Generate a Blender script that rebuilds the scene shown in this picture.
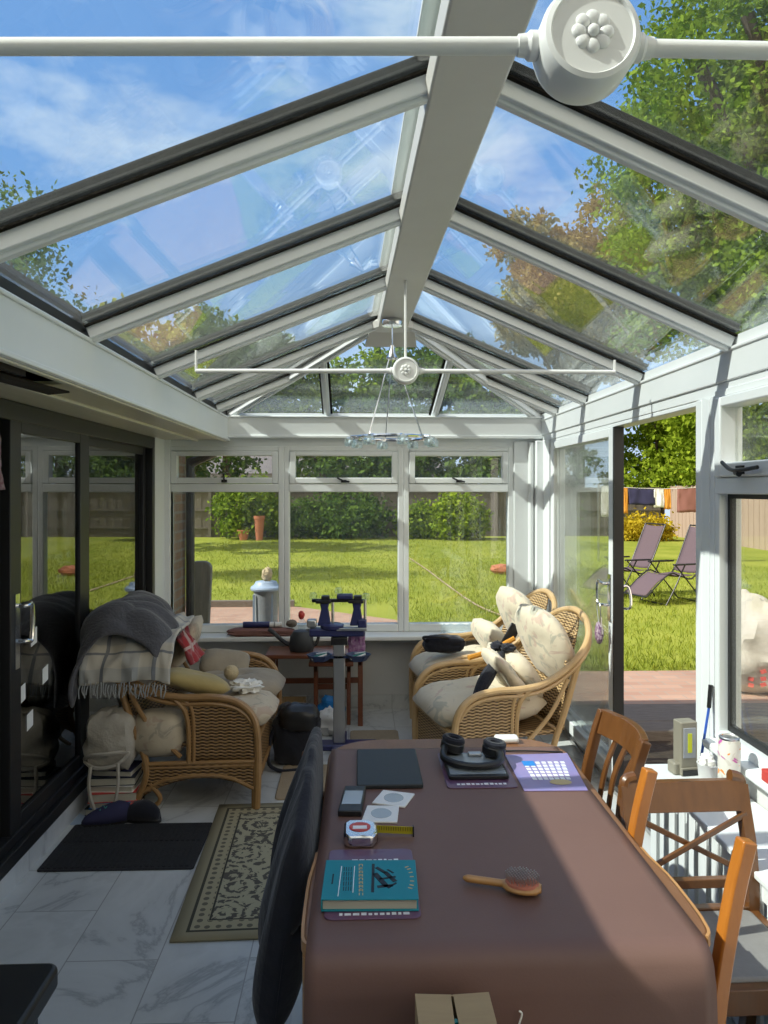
import bpy, bmesh, math, random
import numpy as np
from mathutils import Vector, Matrix, noise
sc = bpy.context.scene
for o in list(bpy.data.objects): bpy.data.objects.remove(o)
COL = sc.collection
PI = math.pi
R = math.radians
# ------------------------------------------------------------------ camera, sky, sun, exposure
cam_d = bpy.data.cameras.new('camera'); cam = bpy.data.objects.new('camera', cam_d); COL.objects.link(cam)
cam.location = (0, 0, 1.6); cam.rotation_euler = (R(90), 0, R(-2.0))
cam_d.sensor_fit = 'VERTICAL'; cam_d.sensor_height = 24; cam_d.lens = 750/1024*24
cam_d.shift_y = -22/1024; cam_d.clip_start = .02; cam_d.clip_end = 400
sc.camera = cam
sc.view_settings.view_transform = 'Standard'; sc.view_settings.look = 'None'
sc.view_settings.exposure = .35; sc.view_settings.gamma = 1; sc.view_settings.use_curve_mapping = False
sc.cycles.transparent_max_bounces = 24; sc.cycles.max_bounces = 10; sc.cycles.use_denoising = True
sc.cycles.caustics_reflective = False; sc.cycles.caustics_refractive = False
SUN_DIR = Vector((1.0, .22, -1.0)).normalized()
sun_d = bpy.data.lights.new('sun', 'SUN'); sun_d.energy = 5.3; sun_d.angle = R(.55); sun_d.color = (1, .95, .86)
sun = bpy.data.objects.new('sun', sun_d); COL.objects.link(sun); sun.location = (-6, -2, 9)
sun.rotation_euler = SUN_DIR.to_track_quat('-Z', 'Y').to_euler()
w = bpy.data.worlds.new('sky'); sc.world = w; w.use_nodes = True
nt = w.node_tree; nt.nodes.clear()
def N(t, tree=None, **k):
    n = (tree or nt).nodes.new(t)
    for a, b in k.items(): setattr(n, a, b)
    return n
tc = N('ShaderNodeTexCoord'); sx = N('ShaderNodeSeparateXYZ'); nt.links.new(tc.outputs['Generated'], sx.inputs[0])
rp = N('ShaderNodeValToRGB'); nt.links.new(sx.outputs['Z'], rp.inputs[0])
rp.color_ramp.elements[0].position = 0; rp.color_ramp.elements[0].color = (.56, .68, .84, 1)
rp.color_ramp.elements[1].position = .75; rp.color_ramp.elements[1].color = (.13, .28, .62, 1)
e = rp.color_ramp.elements.new(.28); e.color = (.19, .39, .76, 1)
nz = N('ShaderNodeTexNoise'); nz.inputs['Scale'].default_value = 2.6; nz.inputs['Detail'].default_value = 7; nz.inputs['Roughness'].default_value = .6
mp = N('ShaderNodeMapping'); mp.inputs['Scale'].default_value = (1, 1, 2.2); mp.inputs['Location'].default_value = (.7, .2, .4)
nt.links.new(tc.outputs['Generated'], mp.inputs[0]); nt.links.new(mp.outputs[0], nz.inputs['Vector'])
cr = N('ShaderNodeValToRGB'); nt.links.new(nz.outputs['Fac'], cr.inputs[0])
cr.color_ramp.elements[0].position = .53; cr.color_ramp.elements[0].color = (0, 0, 0, 1)
cr.color_ramp.elements[1].position = .72; cr.color_ramp.elements[1].color = (.75, .75, .75, 1)
mx = N('ShaderNodeMix', data_type='RGBA'); nt.links.new(cr.outputs[0], mx.inputs[0]); nt.links.new(rp.outputs[0], mx.inputs[6]); mx.inputs[7].default_value = (.86, .9, .95, 1)
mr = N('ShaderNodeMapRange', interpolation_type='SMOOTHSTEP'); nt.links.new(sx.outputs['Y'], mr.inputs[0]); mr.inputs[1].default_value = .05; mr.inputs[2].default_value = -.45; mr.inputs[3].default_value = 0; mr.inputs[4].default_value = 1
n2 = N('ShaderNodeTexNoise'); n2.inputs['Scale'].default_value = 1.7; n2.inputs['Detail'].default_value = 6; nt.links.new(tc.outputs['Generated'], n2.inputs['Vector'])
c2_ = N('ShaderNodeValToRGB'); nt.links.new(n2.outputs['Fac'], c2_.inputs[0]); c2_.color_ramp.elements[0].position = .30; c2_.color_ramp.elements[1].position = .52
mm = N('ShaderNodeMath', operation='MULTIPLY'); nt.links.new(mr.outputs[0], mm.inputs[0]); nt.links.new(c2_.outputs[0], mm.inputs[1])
m2 = N('ShaderNodeMix', data_type='RGBA'); nt.links.new(mm.outputs[0], m2.inputs[0]); nt.links.new(mx.outputs[2], m2.inputs[6]); m2.inputs[7].default_value = (1.55, 1.32, 1.08, 1)  # unseen warm bright clouds behind the camera, added to fill the indoor shade
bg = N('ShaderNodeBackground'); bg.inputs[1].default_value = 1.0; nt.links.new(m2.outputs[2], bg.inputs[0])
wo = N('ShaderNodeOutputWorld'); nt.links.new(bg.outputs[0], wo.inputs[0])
# ------------------------------------------------------------------ materials
def sock(n, s): return n.inputs[s]
def base(name):
    m = bpy.data.materials.new(name); m.use_nodes = True
    t = m.node_tree; p = t.nodes['Principled BSDF']
    return m, t, p
def mat(name, col, rough=.5, metal=0., c2=None, scale=5., contrast=.25, stretch=(1, 1, 1), bump=None, bscale=None, coord='Object', trans=None, sheen=0., coat=0., spec=.5):
    m, t, p = base(name); L = t.links
    p.inputs['Roughness'].default_value = rough; p.inputs['Metallic'].default_value = metal
    p.inputs['Specular IOR Level'].default_value = spec
    if sheen: p.inputs['Sheen Weight'].default_value = sheen
    if coat: p.inputs['Coat Weight'].default_value = coat; p.inputs['Coat Roughness'].default_value = .15
    p.inputs['Base Color'].default_value = (*col, 1)
    if c2 or bump:
        tcn = N('ShaderNodeTexCoord', t); mpn = N('ShaderNodeMapping', t); mpn.inputs['Scale'].default_value = stretch
        L.new(tcn.outputs[coord], mpn.inputs[0])
    if c2:
        n = N('ShaderNodeTexNoise', t); n.inputs['Scale'].default_value = scale; n.inputs['Detail'].default_value = 6; n.inputs['Roughness'].default_value = .62
        L.new(mpn.outputs[0], n.inputs['Vector'])
        r = N('ShaderNodeValToRGB', t); r.color_ramp.elements[0].position = .5-contrast; r.color_ramp.elements[1].position = .5+contrast
        r.color_ramp.elements[0].color = (*col, 1); r.color_ramp.elements[1].color = (*c2, 1)
        L.new(n.outputs['Fac'], r.inputs[0]); L.new(r.outputs[0], p.inputs['Base Color'])
    if bump:
        n = N('ShaderNodeTexNoise', t); n.inputs['Scale'].default_value = bscale or scale*4; n.inputs['Detail'].default_value = 4
        L.new(mpn.outputs[0], n.inputs['Vector'])
        b = N('ShaderNodeBump', t); b.inputs['Strength'].default_value = bump; b.inputs['Distance'].default_value = .01
        L.new(n.outputs['Fac'], b.inputs['Height']); L.new(b.outputs[0], p.inputs['Normal'])
    return m
def mth(t, op, a, b=None, c=None):
    n = N('ShaderNodeMath', t, operation=op)
    for i, v in enumerate((a, b, c)):
        if v is None: continue
        if isinstance(v, (int, float)): n.inputs[i].default_value = v
        else: t.links.new(v, n.inputs[i])
    return n.outputs[0]
def ramp(t, fac, stops, interp='LINEAR'):
    r = N('ShaderNodeValToRGB', t); r.color_ramp.interpolation = interp
    el = r.color_ramp.elements
    while len(el) < len(stops): el.new(.5)
    for e_, (p_, c_) in zip(el, stops): e_.position = p_; e_.color = (*c_, 1) if len(c_) == 3 else c_
    t.links.new(fac, r.inputs[0]); return r.outputs[0]
def mixc(t, f, a, b):
    n = N('ShaderNodeMix', t, data_type='RGBA')
    for i, v in ((0, f), (6, a), (7, b)):
        if isinstance(v, (int, float)): n.inputs[i].default_value = v
        elif isinstance(v, tuple): n.inputs[i].default_value = (*v, 1)
        else: t.links.new(v, n.inputs[i])
    return n.outputs[2]
def glass(name, tint=(.93, .96, .95), r0=.045, grime=0., gcol=(.8, .85, .85), gscale=3., rough=0.):
    """flat window glass: clear straight transmission, Schlick reflection on both faces, a little dirt"""
    m = bpy.data.materials.new(name); m.use_nodes = True; t = m.node_tree; t.nodes.clear(); L = t.links
    lw = N('ShaderNodeLayerWeight', t); lw.inputs[0].default_value = .5
    f5 = mth(t, 'POWER', lw.outputs['Facing'], 5.0)
    fac = mth(t, 'MULTIPLY_ADD', f5, 1-r0, r0)
    tr = N('ShaderNodeBsdfTransparent', t); tr.inputs[0].default_value = (*tint, 1)
    gl = N('ShaderNodeBsdfGlossy', t); gl.inputs['Roughness'].default_value = rough; gl.inputs[0].default_value = (1, 1, 1, 1)
    mxs = N('ShaderNodeMixShader', t); L.new(fac, mxs.inputs[0]); L.new(tr.outputs[0], mxs.inputs[1]); L.new(gl.outputs[0], mxs.inputs[2])
    out = mxs.outputs[0]
    if grime:
        tcn = N('ShaderNodeTexCoord', t); n = N('ShaderNodeTexNoise', t); n.inputs['Scale'].default_value = gscale; n.inputs['Detail'].default_value = 8; n.inputs['Roughness'].default_value = .7
        L.new(tcn.outputs['Object'], n.inputs['Vector'])
        gf = mth(t, 'MULTIPLY', ramp(t, n.outputs['Fac'], [(.35, (0, 0, 0)), (.8, (1, 1, 1))]), grime)
        gf = mth(t, 'ADD', gf, grime*.35)
        tl = N('ShaderNodeBsdfTranslucent', t); tl.inputs[0].default_value = (*gcol, 1)
        df = N('ShaderNodeBsdfDiffuse', t); df.inputs[0].default_value = (*gcol, 1)
        m1 = N('ShaderNodeMixShader', t); m1.inputs[0].default_value = .5; L.new(tl.outputs[0], m1.inputs[1]); L.new(df.outputs[0], m1.inputs[2])
        m2 = N('ShaderNodeMixShader', t); L.new(gf, m2.inputs[0]); L.new(out, m2.inputs[1]); L.new(m1.outputs[0], m2.inputs[2]); out = m2.outputs[0]
    o = N('ShaderNodeOutputMaterial', t); L.new(out, o.inputs[0]); return m
M = {}
M['white'] = mat('white_upvc', (.80, .82, .82), .32, c2=(.74, .77, .77), scale=2.5)
M['white2'] = mat('white_painted_metal', (.80, .80, .78), .3)
M['cream'] = mat('cream_soffit', (.76, .71, .57), .4, c2=(.66, .61, .48), scale=6, stretch=(8, .6, 1), contrast=.3)
M['bead'] = mat('cream_bead', (.72, .69, .58), .4)
M['ridge'] = mat('ridge_cladding', (.72, .70, .66), .4, c2=(.66, .64, .6), scale=3)
M['cap'] = mat('dark_glazing_cap', (.006, .006, .006), .8, c2=(.02, .016, .01), scale=14, bump=.6, contrast=.3, spec=.1)
M['gasket'] = mat('black_gasket', (.012, .012, .013), .5)
M['dark'] = mat('dark_frame', (.013, .013, .014), .42)
M['darkwood'] = mat('black_sill', (.014, .014, .015), .5)
M['void'] = mat('dark_void', (.02, .015, .012), .9)
M['plaster'] = mat('grey_wall_paint', (.62, .62, .60), .8, c2=(.56, .56, .54), scale=2, bump=.1, bscale=60)
M['roomdark'] = mat('house_interior', (.10, .085, .07), .9)
M['glass'] = glass('window_glass', (.95, .97, .96), .04, .035, gscale=2)
M['roofglass'] = glass('roof_glass', (.92, .97, .97), .05, .018, (.75, .85, .88), 1.6)
M['darkglass'] = glass('house_door_glass', (.5, .52, .51), .22)
M['clear'] = glass('clear_plastic', (.9, .95, .97), .08, .06)
M['chrome'] = mat('chrome', (.75, .75, .76), .15, 1)
M['steel'] = mat('brushed_steel', (.55, .55, .55), .35, 1)
M['grey'] = mat('grey_plastic', (.30, .31, .31), .45)
M['black'] = mat('black_plastic', (.012, .012, .013), .4)
M['blackcloth'] = mat('black_fabric', (.012, .013, .02), .9, c2=(.02, .022, .032), scale=9, bump=.4, sheen=.2, spec=.2)
M['tabwood'] = mat('table_wood', (.17, .075, .035), .4, c2=(.25, .12, .055), scale=5, stretch=(9, 1.2, 3), contrast=.3, bump=.1, bscale=20)
M['edgewood'] = mat('light_wood_edge', (.50, .27, .11), .35, c2=(.42, .2, .07), scale=6, stretch=(3, 1, 9))
M['orangewood'] = mat('honey_oak', (.50, .175, .022), .32, c2=(.36, .115, .015), scale=5, stretch=(7, 7, 1.4), contrast=.3, coat=.3)
M['brownwood'] = mat('brown_oak', (.17, .066, .017), .32, c2=(.10, .037, .010), scale=5, stretch=(7, 7, 1.4), contrast=.3, coat=.3)
M['redwood'] = mat('reddish_table_wood', (.22, .075, .035), .35, c2=(.15, .05, .022), scale=5, stretch=(1.5, 9, 9), contrast=.3, coat=.3)
M['seatgrey'] = mat('grey_seat_vinyl', (.26, .25, .24), .5, c2=(.22, .21, .2), scale=20, bump=.15)
M['cloth'] = mat('brown_tablecloth', (.155, .085, .068), .5, c2=(.18, .10, .08), scale=4, contrast=.3, bump=.04, bscale=220, spec=.4)
M['teal'] = mat('teal_book_cloth', (.002, .23, .29), .55, bump=.05, bscale=300)
M['paper'] = mat('paper', (.78, .77, .72), .7)
M['pages'] = mat('book_pages', (.55, .52, .44), .8, c2=(.4, .38, .3), scale=4, stretch=(.5, .5, 400))
M['gold'] = mat('gold_lettering', (.55, .42, .2), .4)
M['blacink'] = mat('black_ink', (.012, .02, .03), .6)
M['blueprint'] = mat('blue_print', (.02, .22, .62), .5)
M['whiteprint'] = mat('white_print', (.82, .82, .84), .5)
M['mat_purple'] = mat('purple_placemat', (.16, .055, .10), .35, c2=(.11, .075, .15), scale=9, contrast=.2, coat=.2)
M['mat_blue'] = mat('lilac_sheet', (.21, .22, .50), .35, c2=(.32, .22, .42), scale=7, contrast=.25, coat=.2)
M['slate'] = mat('dark_laptop', (.016, .02, .024), .5, c2=(.022, .027, .03), scale=60)
M['screen'] = mat('grey_tablet_screen', (.28, .32, .35), .12, coat=.4)
M['yellowtape'] = mat('yellow_tape', (.45, .38, .02), .4)
M['red'] = mat('red_plastic', (.55, .05, .04), .35)
M['hair_wood'] = mat('brush_wood', (.52, .27, .09), .35, c2=(.44, .21, .06), scale=8, stretch=(1, 6, 1), coat=.3)
M['pad'] = mat('brush_pad', (.45, .14, .08), .6)
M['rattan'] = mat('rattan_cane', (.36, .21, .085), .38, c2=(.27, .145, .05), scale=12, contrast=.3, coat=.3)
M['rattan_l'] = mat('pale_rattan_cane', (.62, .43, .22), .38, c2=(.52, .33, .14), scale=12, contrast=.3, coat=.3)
def wickerm(name, ca, cb, cd):
    m, t, p = base(name); tcn = N('ShaderNodeTexCoord', t); s = N('ShaderNodeSeparateXYZ', t); t.links.new(tcn.outputs['Object'], s.inputs[0])
    u = mth(t, 'ADD', s.outputs[0], s.outputs[1])
    a = mth(t, 'SINE', mth(t, 'MULTIPLY', u, 2*PI/.045)); b = mth(t, 'SINE', mth(t, 'MULTIPLY', s.outputs[2], 2*PI/.016))
    h = mth(t, 'MULTIPLY', a, b); r = mth(t, 'ABSOLUTE', mth(t, 'SINE', mth(t, 'MULTIPLY', s.outputs[2], PI/.016)))
    hh = mth(t, 'MULTIPLY_ADD', h, .35, mth(t, 'MULTIPLY', r, .5))
    c = ramp(t, hh, [(.0, cd), (.35, ca), (.75, cb)]); t.links.new(c, p.inputs['Base Color'])
    bmp = N('ShaderNodeBump', t); bmp.inputs['Strength'].default_value = 1; bmp.inputs['Distance'].default_value = .006
    t.links.new(hh, bmp.inputs['Height']); t.links.new(bmp.outputs[0], p.inputs['Normal']); p.inputs['Roughness'].default_value = .5
    return m
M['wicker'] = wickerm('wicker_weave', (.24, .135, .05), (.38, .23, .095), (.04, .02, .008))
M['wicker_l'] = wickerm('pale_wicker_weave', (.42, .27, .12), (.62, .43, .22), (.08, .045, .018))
def floral(name, basec, c1, c2, sc_=9):
    m, t, p = base(name); tcn = N('ShaderNodeTexCoord', t)
    n = N('ShaderNodeTexNoise', t); n.inputs['Scale'].default_value = sc_; n.inputs['Detail'].default_value = 3; n.inputs['Distortion'].default_value = 1.2; t.links.new(tcn.outputs['Object'], n.inputs['Vector'])
    f = ramp(t, n.outputs['Fac'], [(.56, (0, 0, 0)), (.62, (1, 1, 1))])
    n2 = N('ShaderNodeTexNoise', t); n2.inputs['Scale'].default_value = sc_*.8; n2.inputs['Detail'].default_value = 3; n2.inputs['Distortion'].default_value = 1.5
    mpn = N('ShaderNodeMapping', t); mpn.inputs['Location'].default_value = (3, 5, 1); t.links.new(tcn.outputs['Object'], mpn.inputs[0]); t.links.new(mpn.outputs[0], n2.inputs['Vector'])
    f2 = ramp(t, n2.outputs['Fac'], [(.58, (0, 0, 0)), (.64, (1, 1, 1))])
    c = mixc(t, mth(t, 'MULTIPLY', f, .6), basec, c1); c = mixc(t, mth(t, 'MULTIPLY', f2, .6), c, c2)
    t.links.new(c, p.inputs['Base Color']); p.inputs['Roughness'].default_value = .9; p.inputs['Sheen Weight'].default_value = .2
    n3 = N('ShaderNodeTexNoise', t); n3.inputs['Scale'].default_value = 14; t.links.new(tcn.outputs['Object'], n3.inputs['Vector'])
    b = N('ShaderNodeBump', t); b.inputs['Strength'].default_value = .5; b.inputs['Distance'].default_value = .01; t.links.new(n3.outputs['Fac'], b.inputs['Height']); t.links.new(b.outputs[0], p.inputs['Normal'])
    return m
M['floral'] = floral('cream_floral_fabric', (.66, .58, .44), (.34, .34, .28), (.52, .34, .28))
M['floral_d'] = floral('beige_floral_fabric', (.50, .43, .32), (.26, .24, .20), (.40, .28, .22), 12)
M['beige'] = mat('beige_cushion', (.34, .29, .22), .9, c2=(.28, .24, .18), scale=8, bump=.3, sheen=.2)
M['olive'] = mat('olive_yellow_cushion', (.42, .32, .12), .85, c2=(.36, .27, .1), scale=8, bump=.3, sheen=.2)
M['greyfleece'] = mat('grey_fleece', (.07, .07, .08), .95, c2=(.10, .10, .11), scale=20, bump=.6, sheen=.4, spec=.1)
M['canvas'] = mat('canvas_bag', (.42, .39, .33), .95, c2=(.36, .33, .28), scale=12, bump=.4)
def tartan(name, basec, c1, c2, k=9):
    m, t, p = base(name); tcn = N('ShaderNodeTexCoord', t); s = N('ShaderNodeSeparateXYZ', t); t.links.new(tcn.outputs['UV'], s.inputs[0])
    def bands(o, kk, ph, lo):
        v = mth(t, 'FRACT', mth(t, 'MULTIPLY_ADD', o, kk, ph)); return mth(t, 'LESS_THAN', v, lo)
    a = mth(t, 'ADD', bands(s.outputs[0], k, 0, .32), bands(s.outputs[1], k*.8, .2, .32)); b = mth(t, 'MAXIMUM', bands(s.outputs[0], k, .45, .07), bands(s.outputs[1], k*.8, .6, .07))
    c = mixc(t, mth(t, 'MULTIPLY', a, .45), basec, c1); c = mixc(t, mth(t, 'MULTIPLY', b, .75), c, c2)
    t.links.new(c, p.inputs['Base Color']); p.inputs['Roughness'].default_value = .95; p.inputs['Sheen Weight'].default_value = .3; return m
M['tartan_c'] = tartan('cream_tartan', (.50, .46, .38), (.30, .32, .33), (.08, .10, .14), 5)
M['tartan_r'] = tartan('red_tartan', (.30, .02, .025), (.06, .012, .015), (.5, .42, .38), 4)
def marble():
    m, t, p = base('marble_tile'); L = t.links; tcn = N('ShaderNodeTexCoord', t); mpn = N('ShaderNodeMapping', t); mpn.inputs['Rotation'].default_value = (0, 0, R(90)); mpn.inputs['Location'].default_value = (.1, .06, 0); L.new(tcn.outputs['Object'], mpn.inputs[0])
    br = N('ShaderNodeTexBrick', t); br.offset = .5; br.inputs['Scale'].default_value = 1; br.inputs['Brick Width'].default_value = .62; br.inputs['Row Height'].default_value = .31; br.inputs['Mortar Size'].default_value = .0025; br.inputs['Mortar Smooth'].default_value = .3
    br.inputs['Color1'].default_value = (0, 0, 0, 1); br.inputs['Color2'].default_value = (1, 1, 1, 1); L.new(mpn.outputs[0], br.inputs['Vector'])
    add = N('ShaderNodeVectorMath', t, operation='MULTIPLY_ADD'); L.new(br.outputs['Color'], add.inputs[0]); add.inputs[1].default_value = (9, 5, 3); L.new(mpn.outputs[0], add.inputs[2])
    wv = N('ShaderNodeTexNoise', t); wv.inputs['Scale'].default_value = 1.25; wv.inputs['Detail'].default_value = 9; wv.inputs['Roughness'].default_value = .6; wv.inputs['Distortion'].default_value = .9; L.new(add.outputs[0], wv.inputs['Vector'])
    v = mth(t, 'ABSOLUTE', mth(t, 'SUBTRACT', wv.outputs['Fac'], .5))
    vein = ramp(t, v, [(.0, (.34, .35, .35)), (.006, (.42, .43, .43)), (.02, (.52, .53, .52)), (.10, (.58, .59, .58)), (.14, (.52, .53, .52)), (.2, (.58, .59, .58))])
    c = mixc(t, br.outputs['Fac'], vein, (.30, .30, .29)); L.new(c, p.inputs['Base Color']); p.inputs['Roughness'].default_value = .28
    return m
M['marble'] = marble()
def rugm():
    m, t, p = base('patterned_rug'); L = t.links; tcn = N('ShaderNodeTexCoord', t); s = N('ShaderNodeSeparateXYZ', t); L.new(tcn.outputs['UV'], s.inputs[0])
    # uv in metres from the rug's middle
    ax = mth(t, 'ABSOLUTE', s.outputs[0]); ay = mth(t, 'ABSOLUTE', s.outputs[1])
    d = mth(t, 'MINIMUM', mth(t, 'SUBTRACT', .31, ax), mth(t, 'SUBTRACT', .575, ay))   # distance to the edge
    bandc = ramp(t, d, [(0, (.30, .26, .16)), (.045, (.05, .045, .03)), (.055, (.36, .31, .19)), (.115, (.04, .035, .025)), (.125, (.38, .34, .22))], 'CONSTANT')
    vo = N('ShaderNodeTexVoronoi', t); vo.inputs['Scale'].default_value = 6.5; vo.inputs['Randomness'].default_value = .55; L.new(tcn.outputs['UV'], vo.inputs['Vector'])
    wv = mth(t, 'SINE', mth(t, 'MULTIPLY', vo.outputs['Distance'], 26)); n = N('ShaderNodeTexNoise', t); n.inputs['Scale'].default_value = 20; n.inputs['Detail'].default_value = 4; n.inputs['Distortion'].default_value = 2.5; L.new(tcn.outputs['UV'], n.inputs['Vector'])
    mot = mth(t, 'GREATER_THAN', mth(t, 'MULTIPLY_ADD', wv, .12, n.outputs['Fac']), .555)
    fld = mixc(t, mth(t, 'MULTIPLY', mot, .85), bandc, (.035, .03, .03))
    vb = N('ShaderNodeTexVoronoi', t); vb.inputs['Scale'].default_value = 26; vb.inputs['Randomness'].default_value = .15; L.new(tcn.outputs['UV'], vb.inputs['Vector'])
    inb = mth(t, 'MULTIPLY', mth(t, 'GREATER_THAN', d, .055), mth(t, 'LESS_THAN', d, .115)); dots = mth(t, 'MULTIPLY', mth(t, 'LESS_THAN', vb.outputs['Distance'], .3), inb)
    c = mixc(t, mth(t, 'GREATER_THAN', d, .125), bandc, fld); c = mixc(t, mth(t, 'MULTIPLY', dots, .8), c, (.07, .06, .045)); L.new(c, p.inputs['Base Color']); p.inputs['Roughness'].default_value = .95
    return m
M['rug'] = rugm()
M['doormat'] = mat('black_rubber_mat', (.012, .012, .013), .75, c2=(.028, .028, .03), scale=40, stretch=(1, 3, 1), bump=.8)
M['tan'] = mat('tan_mat', (.36, .28, .18), .9, c2=(.3, .23, .15), scale=30, bump=.4)
M['card'] = mat('cardboard', (.42, .30, .16), .8, c2=(.36, .25, .13), scale=6, stretch=(1, 12, 1))
def brickm(name, a, b, mortar, wd=.225, ht=.075):
    m, t, p = base(name); L = t.links; tcn = N('ShaderNodeTexCoord', t); s = N('ShaderNodeSeparateXYZ', t); L.new(tcn.outputs['Object'], s.inputs[0])
    cb = N('ShaderNodeCombineXYZ', t); L.new(mth(t, 'ADD', s.outputs[0], s.outputs[1]), cb.inputs[0]); L.new(s.outputs[2], cb.inputs[1])
    br = N('ShaderNodeTexBrick', t); br.inputs['Scale'].default_value = 1; br.inputs['Brick Width'].default_value = wd; br.inputs['Row Height'].default_value = ht; br.inputs['Mortar Size'].default_value = .01
    br.inputs['Color1'].default_value = (*a, 1); br.inputs['Color2'].default_value = (*b, 1); br.inputs['Mortar'].default_value = (*mortar, 1); L.new(cb.outputs[0], br.inputs['Vector']); L.new(br.outputs[0], p.inputs['Base Color']); p.inputs['Roughness'].default_value = .9
    return m
M['brick'] = brickm('house_brick', (.26, .15, .08), (.34, .2, .11), (.3, .26, .2))
def pavem():
    m, t, p = base('brick_paving'); L = t.links; tcn = N('ShaderNodeTexCoord', t); br = N('ShaderNodeTexBrick', t); br.inputs['Scale'].default_value = 1; br.inputs['Brick Width'].default_value = .22; br.inputs['Row Height'].default_value = .11; br.inputs['Mortar Size'].default_value = .006
    br.inputs['Color1'].default_value = (.42, .27, .19, 1); br.inputs['Color2'].default_value = (.34, .2, .14, 1); br.inputs['Mortar'].default_value = (.3, .25, .2, 1); L.new(tcn.outputs['Object'], br.inputs['Vector']); L.new(br.outputs[0], p.inputs['Base Color']); p.inputs['Roughness'].default_value = .9; return m
M['paving'] = pavem()
M['sleeper'] = mat('weathered_sleeper', (.20, .17, .14), .9, c2=(.12, .10, .08), scale=4, stretch=(2, 14, 14), bump=.5)
M['soil'] = mat('bare_soil', (.075, .05, .032), 1, c2=(.03, .022, .015), scale=9, bump=1.0, bscale=30)
M['lawn'] = mat('lawn_green', (.17, .22, .022), .95, c2=(.32, .34, .06), scale=.7, contrast=.22, bump=.9, bscale=40, spec=.1)
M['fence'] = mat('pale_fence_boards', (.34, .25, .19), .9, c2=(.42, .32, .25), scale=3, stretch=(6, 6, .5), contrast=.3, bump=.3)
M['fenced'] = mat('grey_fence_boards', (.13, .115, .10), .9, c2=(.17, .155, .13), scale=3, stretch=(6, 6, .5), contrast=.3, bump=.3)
M['render'] = mat('grey_render', (.33, .32, .31), .9)
M['slates'] = mat('grey_roof_slates', (.13, .12, .12), .8, c2=(.18, .16, .15), scale=4)
M['rooftile'] = mat('brown_roof_tiles', (.13, .075, .045), .95, c2=(.08, .06, .03), scale=8, bump=1)
M['pipe'] = mat('brown_downpipe', (.035, .028, .024), .4)
M['board'] = mat('grey_weathered_board', (.36, .34, .28), .9, c2=(.24, .22, .18), scale=6, stretch=(6, 6, .6), bump=.4)
M['binblue'] = mat('pale_blue_plastic', (.36, .46, .60), .45)
M['bingrey'] = mat('grey_galvanised', (.32, .34, .36), .4, c2=(.24, .26, .28), scale=8)
M['stone'] = mat('buff_stone', (.55, .45, .28), .9, c2=(.42, .34, .2), scale=20, bump=.6)
M['bulkbag'] = mat('white_bulk_bag', (.52, .48, .41), .85, c2=(.42, .38, .31), scale=7, bump=.8, bscale=18)
M['redprint'] = mat('red_print', (.55, .07, .05), .8)
M['terracotta'] = mat('terracotta', (.38, .14, .07), .85)
M['sling'] = mat('mauve_sling', (.115, .08, .09), .85, c2=(.09, .062, .072), scale=60)
M['navy'] = mat('navy_fabric', (.025, .025, .07), .9)
M['orange'] = mat('orange_fabric', (.6, .26, .03), .9)
M['towel'] = mat('brown_pink_towel', (.25, .11, .09), .95)
M['lightcloth'] = mat('white_washing', (.72, .72, .70), .9)
M['check'] = mat('checked_cloth', (.20, .05, .09), .9, c2=(.35, .3, .3), scale=60)
M['net'] = mat('pale_reflection_curtain', (.50, .52, .48), .9, c2=(.38, .42, .38), scale=25, stretch=(1, 1, .3))
M['purple'] = mat('purple_machine_metal', (.025, .03, .12), .35, coat=.3)
M['purple2'] = mat('purple_patterned_cloth', (.22, .04, .25), .8, c2=(.5, .35, .5), scale=45, contrast=.15)
M['tray'] = mat('blue_tool_tray', (.035, .055, .14), .4)
M['green_teal'] = mat('teal_tool', (.02, .22, .2), .4)
M['can'] = mat('matt_black_can', (.035, .037, .04), .55)
M['pinkcloth'] = mat('dusty_pink_cloth', (.26, .13, .11), .95, c2=(.2, .1, .09), scale=15, bump=.5)
M['torch'] = mat('grey_lamp_body', (.25, .23, .18), .5)
M['torchface'] = mat('grey_lamp_face', (.34, .36, .40), .35)
M['led'] = mat('yellow_led_strip', (.62, .66, .02), .4)
M['cup'] = mat('white_paper_cup', (.78, .78, .77), .5)
M['canprint'] = None
def canm():
    m, t, p = base('patterned_drink_can'); tcn = N('ShaderNodeTexCoord', t); n = N('ShaderNodeTexNoise', t); n.inputs['Scale'].default_value = 19; n.inputs['Detail'].default_value = 2; n.inputs['Distortion'].default_value = 1; t.links.new(tcn.outputs['Object'], n.inputs['Vector'])
    c = ramp(t, n.outputs['Fac'], [(.0, (.55, .12, .4)), (.36, (.65, .62, .55)), (.42, (.74, .72, .66)), (.58, (.74, .72, .66)), (.62, (.85, .32, .05)), (.70, (.55, .55, .1))], 'CONSTANT'); t.links.new(c, p.inputs['Base Color']); p.inputs['Roughness'].default_value = .3; return m
M['canprint'] = canm()
M['bluestick'] = mat('blue_cane', (.03, .10, .45), .3)
M['geode'] = mat('purple_sequin', (.12, .035, .12), .2, c2=(.5, .4, .45), scale=70, contrast=.1)
M['bark'] = mat('bark', (.12, .085, .055), .95, c2=(.07, .05, .035), scale=10, bump=.8)
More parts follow.
